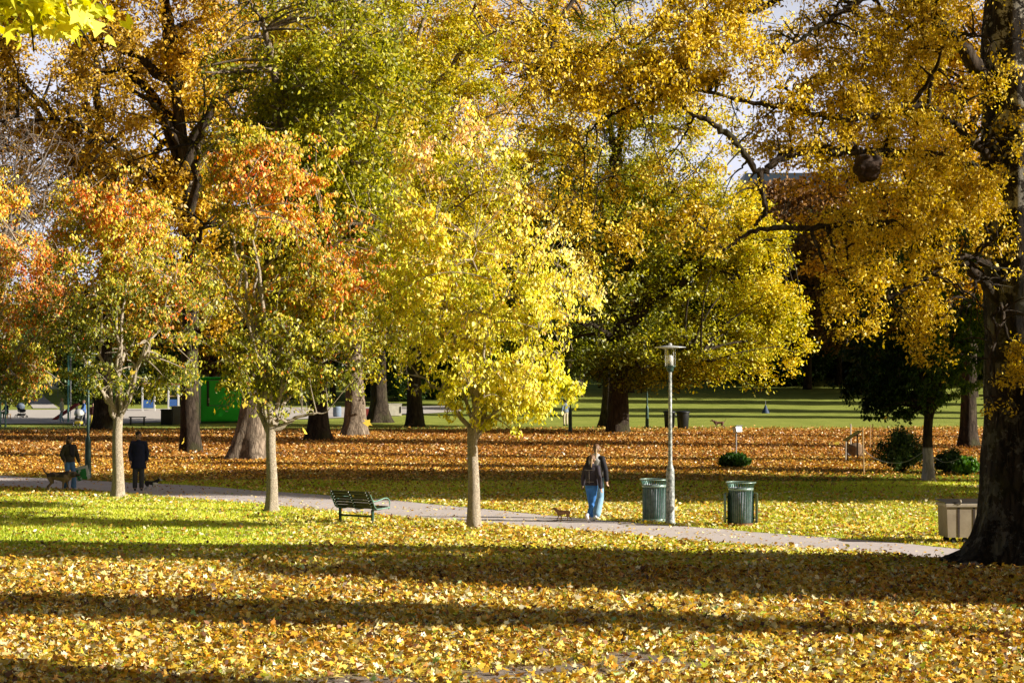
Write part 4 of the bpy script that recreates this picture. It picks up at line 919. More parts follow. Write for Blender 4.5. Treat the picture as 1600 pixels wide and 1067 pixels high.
near_e = [(-45, 100), (-26, 71)] + [G(*q) for q in ((0, 760), (120, 765), (180, 770), (250, 776), (350, 783), (500, 796), (640, 808), (840, 826), (1000, 838.5), (1160, 852), (1300, 861), (1400, 868), (1480, 875), (1600, 886))] + [(15, 27.5), (29, 15)]
strip('path', near_e, far_e, M['path'], nsub=260, across=9)
PN, PF = np.array(near_e), np.array(far_e)
def on_path(x, y): return (y > np.interp(x, PN[:, 0], PN[:, 1]) + .0) & (y < np.interp(x, PF[:, 0], PF[:, 1]) - .0)
road_n = [(-90, 134)] + [G(*q) for q in ((-60, 663), (200, 662), (420, 657), (560, 652), (660, 648), (720, 645))]
road_f = [(-90, 176)] + [G(*q) for q in ((-60, 645), (200, 643), (420, 642), (560, 641.5), (660, 641), (720, 640.5))]
strip('road', road_n, road_f, M['road'], lift=.05, nsub=140, across=24)
def q(px, d): return ((px - 800) / F * d, d)
strip('side_path', [q(92, 178), q(70, 205), q(52, 240)], [q(52, 178), q(40, 205), q(30, 240)], M['road'], lift=.05, nsub=30, across=4)

# ------------------------------------------------------------------ fallen leaves and grass
def scatter(y0, y1, n, seed, dens):
    g = np.random.default_rng(seed)
    y = np.sqrt(g.uniform(y0 ** 2, y1 ** 2, n * 3)); x = g.uniform(-1, 1, n * 3) * (.268 * y + 1.0)
    keep = g.random(n * 3) < dens(x, y); x, y = x[keep][:n], y[keep][:n]; return x, y, g
def litter_dens(x, y):
    p = litter(x, y); d = dirt(x, y)
    v = p * (1 - .88 * d)
    v = np.where(on_path(x, y), .03 + .06 * (fbm(np.stack([x, y, 0 * x], -1), 3, 2) > .6), v)
    return v
NEAR = [(.10, .035, .010), (.34, .13, .022), (.66, .29, .025), (.80, .47, .035), (.82, .60, .07), (.80, .66, .26), (.86, .78, .50)]
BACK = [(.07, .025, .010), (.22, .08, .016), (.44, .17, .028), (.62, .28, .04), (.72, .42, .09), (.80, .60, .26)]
def lay(name, y0, y1, n, seed, size, shape, pal, tilt, tb=.5, ts=.26, lift=.03):
    x, y, g = scatter(y0, y1, n, seed, litter_dens); k = len(x)
    op = on_path(x, y)
    c = np.stack([x, y, H(x, y) + .02 + np.abs(g.normal(0, lift, k)) * (~op)], -1)
    a = g.uniform(0, 2 * np.pi, k); ax = np.stack([np.cos(a), np.sin(a), g.normal(0, tilt, k) * np.where(op, .3, 1)], -1)
    s = g.uniform(size[0], size[1], k) * np.where(op, .8, 1)
    t = tb + g.normal(0, ts, k) + .35 * (fbm(np.stack([x / 2.5, y / 2.5, 0 * x], -1), 23, 2) - .5)
    cols = ramp(pal, t) * g.uniform(.75, 1.05, (k, 1))
    gr = g.random(k) < .05; cols[gr] = cols[gr] * np.array([.55, .95, .6])
    me = leaves(name, c, ax, s, cols, shape, g, flat=.55)
    new_obj('leaf_litter', me, M['litter'], kind='stuff')
lay('l1', 21.5, 37, 56000, 1, (.05, .125), 'maple', NEAR, .5, .53, .32)
lay('l1b', 21.5, 37, 30000, 12, (.05, .10), 'oval', NEAR, .5, .44, .30)
lay('l2', 37, 60, 60000, 2, (.06, .12), 'oval', NEAR, .45, .60, .30)
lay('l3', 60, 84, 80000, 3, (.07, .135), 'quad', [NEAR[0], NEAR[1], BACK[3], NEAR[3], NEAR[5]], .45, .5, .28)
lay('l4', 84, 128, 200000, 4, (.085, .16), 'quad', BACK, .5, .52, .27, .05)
def lay_grass():
    x, y, g = scatter(21.5, 66, 400000, 9, lambda x, y: (1 - .30 * litter(x, y)) * (1 - dirt(x, y)) * (~on_path(x, y)) * clamp(40 / y) ** .5)
    k = len(x); z = H(x, y)
    hgt = g.uniform(.025, .075, k) * (1 + .5 * (fbm(np.stack([x, y, 0 * x], -1), 41, 2) - .5)) * np.where(y > 45, 1.25, 1)
    a = g.uniform(0, 2 * np.pi, k); wd = g.uniform(.004, .009, k) * np.where(y > 40, 2.0, 1.2)
    lx, ly = g.normal(0, .4, k) * hgt, g.normal(0, .4, k) * hgt
    A = np.stack([x - np.cos(a) * wd, y - np.sin(a) * wd, z], -1); B = np.stack([x + np.cos(a) * wd, y + np.sin(a) * wd, z], -1); T = np.stack([x + lx, y + ly, z + hgt], -1)
    V = np.stack([A, B, T], 1).reshape(-1, 3)
    t = clamp(.5 + g.normal(0, .2, k) + .6 * (fbm(np.stack([x / 3, y / 3, 0 * x], -1), 43, 2) - .5))
    cols = ramp([(.16, .23, .010), (.38, .45, .02), (.62, .64, .06), (.76, .70, .20)], t)
    new_obj('grass', np_mesh('grass', V, np.arange(3 * k), 3, cols), M['grass_blade'], kind='stuff')
lay_grass()

# ------------------------------------------------------------------ trees
def in_env(env, n, g, shell=2.2, gap=.0, freq=.5, seed=0):
    W_ = np.array([e[6] for e in env], float); W_ /= W_.sum()
    out = np.zeros((0, 3))
    while len(out) < n:
        m_ = n * 2; k = g.choice(len(env), m_, p=W_); E = np.array([e[:6] for e in env], float)[k]
        d = g.normal(size=(m_, 3)); d /= np.linalg.norm(d, axis=1, keepdims=True)
        lump = .70 + .62 * fbm(d * 1.9 + E[:, :3] * .37 + 11.3, seed + 91, 3)
        pts = E[:, :3] + d * E[:, 3:] * (lump * g.random(m_) ** (1 / shell))[:, None]
        if gap > 0: pts = pts[fbm(pts * freq, seed + 3, 2) > gap]
        out = np.concatenate([out, pts])
    return out[:n]
def nearest(P, Q):
    out = np.zeros(len(P), int)
    for s in range(0, len(P), 400):
        d = ((P[s:s + 400, None] - Q[None]) ** 2).sum(2); out[s:s + 400] = d.argmin(1)
    return out
def trunk_geo(geo, path, rad, flare=.8, lobes=5, m_=26, rough=.05, seed=0, flare_h=.55, side=None):
    """path (k,3) centre line, rad (k)"""
    k = len(path); g = np.random.default_rng(seed)
    a = np.arange(m_) * 2 * np.pi / m_; ph = g.uniform(0, 6.28, 3)
    z = path[:, 2] - path[0, 2]
    fl = np.exp(-z / flare_h)[:, None]
    lob = .55 + .45 * np.cos(lobes * a + ph[0] + .4 * np.sin(2 * a)) [None]
    r = rad[:, None] * (1 + flare * fl * (.35 + lob))
    if side is not None: r = r * (1 + side[1] * np.exp(-z / (flare_h * .6))[:, None] * np.clip(np.cos(a - side[0]), 0, 1)[None] ** 6)
    P = np.stack([path[:, None, 0] + r * np.cos(a), path[:, None, 1] + r * np.sin(a), np.broadcast_to(path[:, None, 2], r.shape)], -1)
    nn = fbm(P * np.array([2.2, 2.2, .7]), seed + 9, 3) - .5
    P[..., :2] += (P[..., :2] - path[:, None, :2]) * (nn * rough * 6)[..., None]
    V = P.reshape(-1, 3); base = (np.arange(k - 1) * m_)[:, None]; j = np.arange(m_)[None]; j2 = (j + 1) % m_
    geo.add(V, np.stack([base + j, base + j2, base + m_ + j2, base + m_ + j], -1).reshape(-1))

def grow(spec, seed):
    g = np.random.default_rng(seed); S = dict(n1=8, n2=60, n3=600, leaves=24000, size=(.10, .15), sigma=.2, droop=.5, shell=2.2, gap=0, freq=.5, fork=2.2, r=.15, top=None,
        lean=(0, 0), flare=.5, shape='quad', up=.25, r1=.5, lobes=5, wob=.12, lx=1.0, twig=.010, flare_h=.5, cd=.0, shade=.5)
    S.update(spec); env = S['env']
    top = S['top'] or S['fork'] * 1.15
    kz = np.concatenate([np.linspace(-.15, 1.6, 12), np.linspace(1.9, top, 22)]) if top > 2.5 else np.linspace(-.15, top, 24)
    th = kz / top
    wob = S['wob']
    cx = S['lean'][0] * clamp(th) ** 1.3 + wob * np.sin(th * 5 + seed) * th; cy = S['lean'][1] * clamp(th) + wob * np.sin(th * 4 + seed * 2) * th
    path = np.stack([cx, cy, kz], -1)
    rt = S['r'] * (1 - .62 * clamp(th) ** 1.1) if top > S['fork'] * 1.3 else S['r'] * (1 - .22 * clamp(th))
    tg = Geo(); trunk_geo(tg, path, rt, S['flare'], S['lobes'], seed=seed, flare_h=S['flare_h'])
    bg_ = Geo()
    # limbs
    n1 = S['n1']; tgt = in_env(env, n1, g, 6)
    lo = S['fork'] * .93; z0 = np.sort(g.uniform(lo, lo + (top - lo) * .93, n1)) if top > S['fork'] * 1.3 else g.uniform(lo, top * .98, n1)
    tgt = tgt[np.argsort(tgt[:, 2])]
    P0 = np.stack([np.interp(z0, kz, cx), np.interp(z0, kz, cy), z0], -1)
    L = np.linalg.norm(tgt - P0, axis=1, keepdims=True)
    P1 = P0 + (tgt - P0) * .42 + np.array([0, 0, 1]) * L * S['up'] + g.normal(0, .06, (n1, 3)) * L
    pts = bez(P0, P1, tgt, 14); pts[:, 1:-1] += g.normal(0, .012, (n1, 12, 3)) * L[:, None]
    tt = np.linspace(0, 1, 14)[None]
    ra = S['r'] * S['r1'] * (.75 + .5 * g.random((n1, 1))); rad1 = ra * (1 - .85 * tt)
    V, f = tubes(pts, rad1, 8); bg_.add(V, f)
    Q1 = pts[:, 4:].reshape(-1, 3); R1 = rad1[:, 4:].reshape(-1)
    Qt = path[kz > S['fork']] if top > S['fork'] * 1.3 else np.zeros((0, 3))
    if len(Qt): Q1 = np.concatenate([Q1, Qt]); R1 = np.concatenate([R1, rt[kz > S['fork']] * .5])
    t2 = in_env(env, S['n2'], g, 3); idx = nearest(t2, Q1); P0 = Q1[idx]; L = np.linalg.norm(t2 - P0, axis=1, keepdims=True) + .05
    P1 = (P0 + t2) / 2 + np.array([0, 0, 1]) * L * S['up'] * .6 + g.normal(0, .1, P0.shape) * L
    pts2 = bez(P0, P1, t2, 8); r2 = np.minimum(R1[idx] * .6, S['r'] * .22)[:, None] * (1 - .8 * np.linspace(0, 1, 8)[None]) + S['twig'] * .6
    V, f = tubes(pts2, r2, 5); bg_.add(V, f)
    Q2 = np.concatenate([pts2[:, 2:].reshape(-1, 3), pts[:, 8:].reshape(-1, 3)])
    t3 = in_env(env, S['n3'], g, S['shell'], S['gap'], S['freq'], seed); idx = nearest(t3, Q2); P0 = Q2[idx]; L = np.linalg.norm(t3 - P0, axis=1, keepdims=True) + .03
    P1 = (P0 + t3) / 2 + np.array([0, 0, 1]) * L * S.get('tup', .15) + g.normal(0, .08, P0.shape) * L
    pts3 = bez(P0, P1, t3, 6); r3 = S['twig'] * (1 - .6 * np.linspace(0, 1, 6)[None]) * np.ones((len(t3), 1))
    V, f = tubes(pts3, r3, 3); bg_.add(V, f)
    if S.get('bare'):
        t4 = in_env(env, S['bare'], g, 2.5); Q3 = pts3[:, 2:].reshape(-1, 3); idx = nearest(t4, Q3); P0 = Q3[idx]; L = np.linalg.norm(t4 - P0, axis=1, keepdims=True)
        pts4 = bez(P0, (P0 + t4) / 2 + g.normal(0, .12, P0.shape) * L, t4, 5)
        V, f = tubes(pts4, S['twig'] * .55 * (1 - .5 * np.linspace(0, 1, 5)[None]) * np.ones((len(t4), 1)), 3); bg_.add(V, f)
    nl = S['leaves']; leafm = None
    if nl:
        wt = g.lognormal(0, .6, len(t3)); wt /= wt.sum(); k = g.choice(len(t3), nl, p=wt); t = g.uniform(.25, 1.08, nl)
        ti = clamp(t) * 5; i = np.minimum(ti.astype(int), 4); fr = (ti - i)[:, None]
        c = pts3[k, i] * (1 - fr) + pts3[k, i + 1] * fr
        c = c + g.normal(0, 1, (nl, 3)) * S['sigma'] * np.array([1, 1, .6])
        ax = g.normal(0, 1, (nl, 3)); ax /= np.linalg.norm(ax, axis=1, keepdims=True); ax[:, 2] -= S['droop']
        sz = g.uniform(S['size'][0], S['size'][1], nl)
        tw = vnoise(t3 * .9, seed + 50)[k]
        base = S['col'](c, g) if callable(S['col']) else np.full(nl, .5)
        tcol = base + .30 * (fbm(c * .55, seed + 5, 2) - .5) + .35 * (tw - .5) + g.normal(0, .13, nl)
        cols = ramp(S['ramp'], tcol) * (1 - S['shade'] * g.random((nl, 1)) ** 1.7)
        if 'tint' in S: cols = S['tint'](c, cols, g)
        leafm = leaves('crown', c, ax, sz, cols, S['shape'], g, flat=.15, sun=S.get('sun', .9))
    return tg.mesh('trunk'), bg_.mesh('branches'), leafm
def tree(name, label, cat, loc, spec, seed, bark, group=None, rz=0):
    t = thing(name, label, cat, (loc[0], loc[1], Hs(loc[0], loc[1])), rz, group)
    a, b, c = grow(spec, seed)
    new_obj('trunk', a, bark, t); new_obj('branches', b, bark, t)
    if c is not None: new_obj('crown', c, M['leaf'], t)
    return t

LIME = [(.11, .13, .008), (.32, .36, .015), (.62, .60, .03), (.88, .76, .09), (.94, .86, .34)]
REDS = [(.10, .12, .010), (.30, .31, .02), (.62, .52, .035), (.76, .56, .07), (.80, .36, .07), (.72, .17, .03)]
GOLD = [(.12, .06, .012), (.34, .20, .018), (.60, .38, .025), (.78, .52, .035), (.86, .70, .14)]
GREEN = [(.03, .045, .004), (.14, .155, .006), (.36, .35, .010), (.62, .50, .018), (.80, .56, .03)]
OLIVE = [(.05, .045, .006), (.18, .14, .010), (.42, .32, .015), (.64, .46, .025), (.78, .60, .05)]
BROWN = [(.05, .022, .008), (.14, .06, .015), (.28, .13, .025), (.42, .22, .04)]
DARK = [(.008, .018, .004), (.024, .050, .009), (.06, .11, .015), (.22, .22, .03)]

DARKT = [(.010, .022, .004), (.035, .07, .009), (.10, .16, .015), (.34, .32, .03)]

SG = 'young autumn trees in a row along the near side of the path'
RED = [(.74, .12, .025), (.84, .30, .04), (.88, .48, .10), (.88, .60, .22)]
def redden(*bl):
    def f(c, cols, g):
        p = sum(k * blob(c, x, y, z, r) for x, y, z, r, k in bl) * clamp(3.0 * fbm(c * .9, 61, 2) - 1.0, .05, .9)
        hit = g.random(len(c)) < p
        cols[hit] = ramp(RED, clamp(.45 + g.normal(0, .3, hit.sum()))) * g.uniform(.6, 1, (hit.sum(), 1)); return cols
    return f
def sm(px, py): return G(px, py)
def blob(c, cx, cy, cz, r): return np.exp(-(((c - np.array([cx, cy, cz])) / r) ** 2).sum(1))
small = dict(n1=9, n2=110, n3=1300, leaves=30000, size=(.075, .135), sigma=.085, tup=.35, droop=1.3, shape='oval', fork=2.05, r=.145, flare=.6, up=.30, r1=.40, wob=.035, twig=.008, gap=.46, freq=.75, flare_h=.25)
def spec(**k): d = dict(small); d.update(k); return d
tree('young_tree', 'nearest young pale yellow tree with slim bare trunk right of the bench', 'tree', sm(740, 826),
     spec(env=[(.6, 0, 5.2, 2.7, 2.5, 2.6, 1.0), (-.4, 0, 7.6, 2.1, 1.8, 2.2, .6), (-1.3, 0, 5.4, 1.6, 1.6, 2.3, .4), (.6, 0, 3.3, 1.7, 1.7, 1.0, .25), (1.3, -.3, 3.2, 1.3, 1.2, .7, .12)], n1=10, leaves=27000,
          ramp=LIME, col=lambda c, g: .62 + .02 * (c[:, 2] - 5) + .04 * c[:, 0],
          tint=lambda c, cols, g: np.where(((.8 * blob(c, -.9, 0, 8.8, 1.7) + .25 * blob(c, -.2, 0, 6.5, 2.4)) > g.random(len(c)) * 1.1)[:, None], cols * np.array([1.08, .78, 1.6]), cols)), 101, M['bark_pale'], SG)
tree('young_tree', 'young tree with an orange patch high in a yellow green crown, left of the bench', 'tree', sm(425, 799),
     spec(env=[(.5, 0, 5.6, 3.1, 2.7, 3.0, 1.0), (2.6, 0, 6.0, 1.9, 1.8, 2.6, .4), (.0, 0, 8.4, 2.1, 1.8, 2.0, .55), (.3, 0, 3.4, 1.9, 1.9, .9, .3)], r=.16, leaves=31000,
          ramp=REDS, col=lambda c, g: .20 + .045 * (c[:, 2] - 4) , tint=redden((-.6, -1, 8.3, 1.5, .6), (2.3, -1, 6.6, 1.3, .8), (0, 0, 9.3, 2.0, .4), (-2, 0, 6, 1.2, .3), (1.0, 0, 7.4, 2.5, .25))), 202, M['bark_pale'], SG)
tree('young_tree', 'young green and red tree between the two dog walkers', 'tree', sm(185, 777),
     spec(env=[(.2, 0, 5.6, 2.9, 2.6, 2.8, 1.0), (-.2, 0, 8.0, 1.9, 1.7, 1.6, .45), (.6, 0, 3.6, 2.0, 1.8, .9, .3)], r=.175, leaves=26000,
          ramp=REDS, col=lambda c, g: .10 + .055 * (c[:, 2] - 4) , tint=redden((-.8, -1, 8.0, 1.8, .9), (1.9, -1, 5.2, 1.0, .75), (-2.0, 0, 6.0, 1.5, .5), (1, 0, 7.4, 2.0, .3))), 303, M['bark_pale'], SG)
tree('young_tree', 'young orange and olive tree whose crown is cut by the left edge', 'tree', sm(-28, 768),
     spec(env=[(.2, 0, 5.8, 2.6, 2.4, 2.9, 1.0), (.2, 0, 8.3, 1.5, 1.4, 1.5, .4), (.6, 0, 3.6, 2.0, 1.8, .9, .35)], r=.17, leaves=26000,
          ramp=REDS, col=lambda c, g: .14 + .06 * (c[:, 2] - 4) , tint=redden((1.4, -1, 7.6, 2.0, 1.0), (2.2, 0, 5.6, 1.4, .8), (.5, 0, 5, 2.5, .3))), 404, M['bark_pale'], SG)

BG = 'large old maples standing in the leaf covered ground'
big = dict(n1=13, n2=150, n3=1300, leaves=52000, size=(.16, .26), sigma=.30, droop=.3, fork=5.0, r=.45, top=15, flare=.55, up=.22, r1=.5, twig=.02, gap=.42, freq=.28, flare_h=.6, wob=.35)
def bspec(**k): d = dict(big); d.update(k); return d
tree('old_maple', 'tall golden maple behind the bins at the plaza, partly behind a young tree', 'tree', G(163, 672), bspec(env=[(0, 0, 14.5, 10, 7, 10.5, 1), (-5, 0, 22, 9, 6, 7, .6), (8, 0, 22, 6, 5, 6, .4)], r=.62, ramp=GOLD, col=lambda c, g: .45 + 0 * c[:, 0], leaves=85000, gap=.40), 11, M['bark_dark'], BG)
tree('old_maple', 'tall dark stemmed maple with a straight trunk left of the green kiosk', 'tree', G(298, 706), bspec(env=[(-.5, 0, 13, 5.5, 5, 9, 1), (-7, 0, 15, 4.5, 4, 6, .5), (-4, 0, 20, 6, 4, 4, .4)], r=.44, top=20, ramp=GOLD, col=lambda c, g: .45 + 0 * c[:, 0], leaves=46000, n1=18, up=.4, r1=.55, gap=.50, flare=.35, lean=(-.8, 0), wob=.5), 12, M['bark_dark'], BG)
tree('old_maple', 'leaning maple with sunlit flared roots right of the green kiosk', 'tree', G(388, 718), bspec(env=[(2.6, 0, 14.5, 4.8, 4.5, 6.5, 1), (3.0, 0, 9, 4.2, 3.5, 4, .6)], r=.56, top=15, ramp=GREEN, col=lambda c, g: .40 + 0 * c[:, 0], lean=(1.8, 0), flare=.95, leaves=48000, gap=.40, flare_h=.9), 13, M['bark_grey'], BG)
tree('old_maple', 'dark based maple with a low side root behind the young tree left of the bench', 'tree', G(497, 690), bspec(env=[(-.5, 0, 14, 6.5, 5.5, 10, 1)], r=.52, ramp=OLIVE, col=lambda c, g: .55 + 0 * c[:, 0], flare=.8), 14, M['bark_dark'], BG)
tree('old_maple', 'grey fluted maple trunk seen above the bench', 'tree', G(555, 682), bspec(env=[(2.5, 0, 14, 8.0, 6, 10.5, 1), (0, 0, 22, 9, 5, 5.5, .6)], r=.58, ramp=GREEN, col=lambda c, g: .60 + 0 * c[:, 0], flare=.6, leaves=66000), 15, M['bark_grey'], BG)
tree('old_maple', 'dark maple beside the concrete block, farthest trunk of the left group', 'tree', G(593, 660), bspec(env=[(1, 0, 17, 10, 7, 13, 1)], r=.62, ramp=GOLD, col=lambda c, g: .5 + 0 * c[:, 0], flare=.9), 16, M['bark_dark'], BG)
tree('old_maple', 'dark straight maple right of the concrete block', 'tree', G(648, 665), bspec(env=[(4, 0, 16.5, 9, 7, 12.5, 1), (6, 0, 26, 10, 5, 5, .5)], r=.52, ramp=GOLD, col=lambda c, g: .58 + 0 * c[:, 0], leaves=60000), 17, M['bark_dark'], BG)
tree('old_maple', 'broad yellow green maple with low hanging crown behind the street lamp', 'tree', G(966, 677),
     bspec(env=[(2.8, 0, 9, 8.0, 6.5, 6.4, 1), (1.5, 0, 16, 6.5, 5, 7.5, .8), (2, 0, 24, 9, 5, 4.5, .4), (7.2, 0, 11.4, 3.4, 3, 2.8, .25), (8.6, 0, 6, 2.9, 2.8, 3.6, .3), (3.0, -2, 4.2, 5.5, 4, 1.8, .35)], r=.62, fork=3.6, ramp=GREEN, flare=.3, leaves=90000, n3=2000, n2=200, gap=.38,
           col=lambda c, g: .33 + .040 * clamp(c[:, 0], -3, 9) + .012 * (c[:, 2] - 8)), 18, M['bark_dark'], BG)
tree('old_maple', 'dark green maple close behind the broad yellow green one', 'tree', G(951, 667), bspec(env=[(-1.5, 0, 12, 7, 6, 9.5, 1), (-2.5, -1, 5, 4, 3, 2, .3)], r=.5, fork=4, ramp=GREEN, col=lambda c, g: .16 + .03 * clamp(c[:, 2] - 8, 0, 12)), 19, M['bark_dark'], BG)
tree('old_maple', 'golden maple whose reddish trunk shows left of the big dark trunk', 'tree', G(1512, 699), bspec(env=[(-2, 0, 12, 6.5, 5, 7.5, 1), (-1.5, 0, 19, 8, 5, 6, .8)], r=.40, ramp=GOLD, col=lambda c, g: .5 + 0 * c[:, 0], leaves=56000, gap=.42), 20, M['bark_dark'], BG)
tree('young_dark_tree', 'young dark green tree with a pale limed trunk base in the roped bed', 'tree', G(1450, 750), spec(env=[(-.2, 0, 5.6, 3.0, 2.5, 3.4, 1), (-.8, 0, 3.0, 2.4, 1.9, 1.0, .35)], r=.19, fork=1.9, ramp=DARKT, col=lambda c, g: .38 + .3 * blob(c, -1, 0, 7, 2) + .12 * c[:, 0], leaves=38000, size=(.11, .17), gap=.44), 21, M['bark_limed'])  # lighter leaf colour near the crown top paints in sunlit leaves
tree('bare_tree', 'leafless pale twigged tree at the upper left, behind the orange young tree', 'tree', (q(-15, 72)[0], 72), dict(env=[(.3, 0, 10.5, 2.9, 2.6, 3.0, 1)], n1=12, n2=130, n3=700, bare=1500, leaves=900, size=(.08, .12), sigma=.1, ramp=BROWN, col=lambda c, g: .8 + 0 * c[:, 0], fork=3.5, r=.17, top=9, flare=.3, r1=.5, twig=.013), 22, M['bark_bare'])
# near maple whose branch hangs in at the top left
tree('overhanging_maple', 'near maple whose big lime yellow leaves hang into the top left corner', 'tree', (-8.6, 17), dict(env=[(1.8, 0, 9.15, 4.8, 3, 3.9, 1)], n1=10, n2=90, n3=800, leaves=24000, size=(.12, .19), sigma=.14, droop=.9, shape='maple', fork=4.2, r=.28, top=9, ramp=LIME, col=lambda c, g: .42 + 0 * c[:, 0], twig=.008, gap=.3), 23, M['bark_dark'])

# ---- distant trees behind the lawn and the plaza: three shapes, copied
FG = 'far trees at the back of the park'
def far_proto(name, label, ramp_, base, seed, n=16000):
    return tree(name, label, 'tree', (0, 0), dict(env=[(0, 0, 12, 5.8, 5, 7.5, 1), (0, 0, 6.5, 4.5, 4.5, 3.2, .3)], n1=12, n2=90, n3=700, leaves=n, size=(.30, .52), sigma=.42, fork=3.2, r=.36, top=14, ramp=ramp_, col=lambda c, g: base + 0 * c[:, 0], twig=.03, gap=.38, freq=.3, flare=.3, r1=.45), seed, M['bark_dark'], FG)
fp = [far_proto('far_tree', 'far tree', BROWN, .5, 31), far_proto('far_tree', 'far tree', DARK, .6, 32), far_proto('far_tree', 'far tree', GOLD, .45, 33)]
FARL = ['far russet tree at the back of the park', 'far dark green tree at the back of the park', 'far golden tree at the back of the park']
FARP = [  # px, distance, kind, height scale
 (20, 200, 1, .55), (75, 215, 0, .7), (135, 190, 1, .6), (200, 205, 2, .75), (262, 196, 1, .6), (330, 200, 0, .75), (395, 215, 1, .9), (455, 200, 2, 1.0), (520, 196, 1, 1.0), (590, 205, 0, 1.1), (650, 190, 1, 1.05), (715, 205, 2, 1.15),
 (775, 195, 1, 1.1), (840, 185, 1, 1.15), (905, 205, 0, 1.2), (985, 215, 1, 1.2), (1060, 225, 1, 1.1), (1130, 235, 0, 1.0), (1222, 240, 0, 1.3), (1262, 222, 0, 1.25), (1310, 232, 1, 1.2), (1345, 210, 0, 1.15), (1400, 215, 1, 1.25), (1455, 230, 2, 1.3), (1520, 205, 1, 1.3), (1590, 215, 0, 1.3), (1640, 200, 1, 1.3),
 (1235, 285, 1, .8), (1290, 290, 1, .8), (1170, 290, 1, .7), (700, 290, 1, .9), (560, 285, 1, .8), (860, 280, 1, .9), (1010, 285, 1, .9)]
used = set()
for i, (px, d, k, s) in enumerate(FARP):
    if k in used: t = copy_tree(fp[k])
    else: t = fp[k]; used.add(k)
    x = (px - 800) / F * d
    t.location = (x, d, Hs(x, d) - .1); t.rotation_euler = (0, 0, i * 2.4); t.scale = (s * (.9 + .2 * ((i * 7) % 5) / 5), s, s)
    t['label'] = FARL[k]; t['group'] = ('far russet trees', 'far dark trees', 'far golden trees')[k]

shr = tree('far_shrub', 'dark shrub in the wood edge at the back of the park', 'shrub', (0, 0), dict(env=[(0, 0, 2.2, 4.2, 3, 2.6, 1), (2.5, 0, 4.0, 3, 2.5, 2.4, .5)], n1=8, n2=50, n3=400, leaves=9000, size=(.25, .45), sigma=.35, fork=.5, r=.12, top=1.2, ramp=DARK, col=lambda c, g: .5 + 0 * c[:, 0], twig=.02, gap=.3), 51, M['bark_dark'], 'dark shrubs along the wood edge')
SR = [(i * 62 - 20 + 17 * ((i * 5) % 3), (243 if i < 18 else 229) + 7 * ((i * 7) % 4), 1.0 + .25 * ((i * 3) % 4)) for i in range(28)] + [(1120 + i * 47, 246 + 5 * (i % 3), 1.7) for i in range(10)] + [(150, 188, .7), (205, 192, .6), (55, 226, .9), (8, 222, .9), (640, 196, .6), (700, 200, .8), (590, 205, .8)]
for i, (px, d, s) in enumerate(SR):
    t = shr if i == 0 else copy_tree(shr); x = (px - 800) / F * d
    t.location = (x, d, Hs(x, d) - .1); t.scale = (s, s, s * (1.1 if i % 2 else .9)); t.rotation_euler = (0, 0, i * 1.9)

# ---- trees to the right of the frame, which throw the long shadows across the grass
sp_ = tree('lawn_tree', 'tree standing to the right beyond the edge of the view', 'tree', (0, 0), dict(env=[(0, 0, 9.5, 3.6, 3.6, 6.2, 1)], n1=10, n2=80, n3=700, leaves=22000, size=(.24, .38), sigma=.3, fork=3.0, r=.3, top=12, ramp=OLIVE, col=lambda c, g: .6 + 0 * c[:, 0], twig=.02, gap=.25, freq=.4), 41, M['bark_dark'], 'trees beyond the right edge')
SH = [  # s, x, horizontal scale, height scale
 (36.4, 13.5, .98, .46), (35.6, 25, .9, .68), (36.8, 31, .8, .68), (29.4, 13.0, .42, .8), (21.6, 12.0, .55, 1.0), (60.6, 20.0, 1.2, 1.0), (65, 26.0, 1.1, 1.15), (60, 34.0, 1.1, 1.5), (69.5, 24.0, .9, .9), (63.5, 19.5, 1.1, .8), (69, 22, .8, .85),
 (75.5, 31.0, .38, 1.2), (84, 33.0, .3, 1.2), (98, 40.0, .35, 1.3), (113.0, 42.0, .4, 1.2),
 (161, 54, 1.2, 1.7), (177, 58, 1.5, 1.8), (198, 62, 1.5, 1.8), (219, 68, 1.7, 1.9), (240, 76, 1.8, 1.8), (46.4, 38, .12, .8)]
for i, (s, x, a_, b_) in enumerate(SH):
    t = sp_ if i == 0 else copy_tree(sp_)
    y = s - .2223 * x
    t.location = (x, y, Hs(x, y)); t.scale = (a_, a_, b_); t.rotation_euler = (0, 0, i * 1.7)

# ---- the old tree at the right edge
def catmull(P, n=8):
    P = np.array(P, float); Q = np.concatenate([[2 * P[0] - P[1]], P, [2 * P[-1] - P[-2]]]); out = []
    for i in range(1, len(Q) - 2):
        for t in np.linspace(0, 1, n, endpoint=False):
            a, b, c, d = Q[i - 1:i + 3]
            out.append(.5 * (2 * b + (c - a) * t + (2 * a - 5 * b + 4 * c - d) * t * t + (3 * b - a - 3 * c + d) * t ** 3))
    out.append(P[-1]); return np.array(out)
bx0, by0 = (1592 - 800) / F * 38, 38.0
bt = thing('old_birch', 'huge dark trunked tree with golden leaves at the right edge', 'tree', (bx0, by0, 0))
tg = Geo(); kz = np.concatenate([np.linspace(-.2, 2.5, 30), np.linspace(2.8, 19, 34)])
pth = np.stack([.10 * np.sin(kz * .5), .1 * np.sin(kz * .4), kz], -1); pth[:, 0] -= .02 * 0
trunk_geo(tg, pth, .83 - .024 * clamp(kz, 0, 30), .62, 7, 64, .06, 5, .42, side=(math.pi * 1.02, .9))
tm = tg.mesh('trunk'); new_obj('trunk', tm, M['bark_big'], bt)
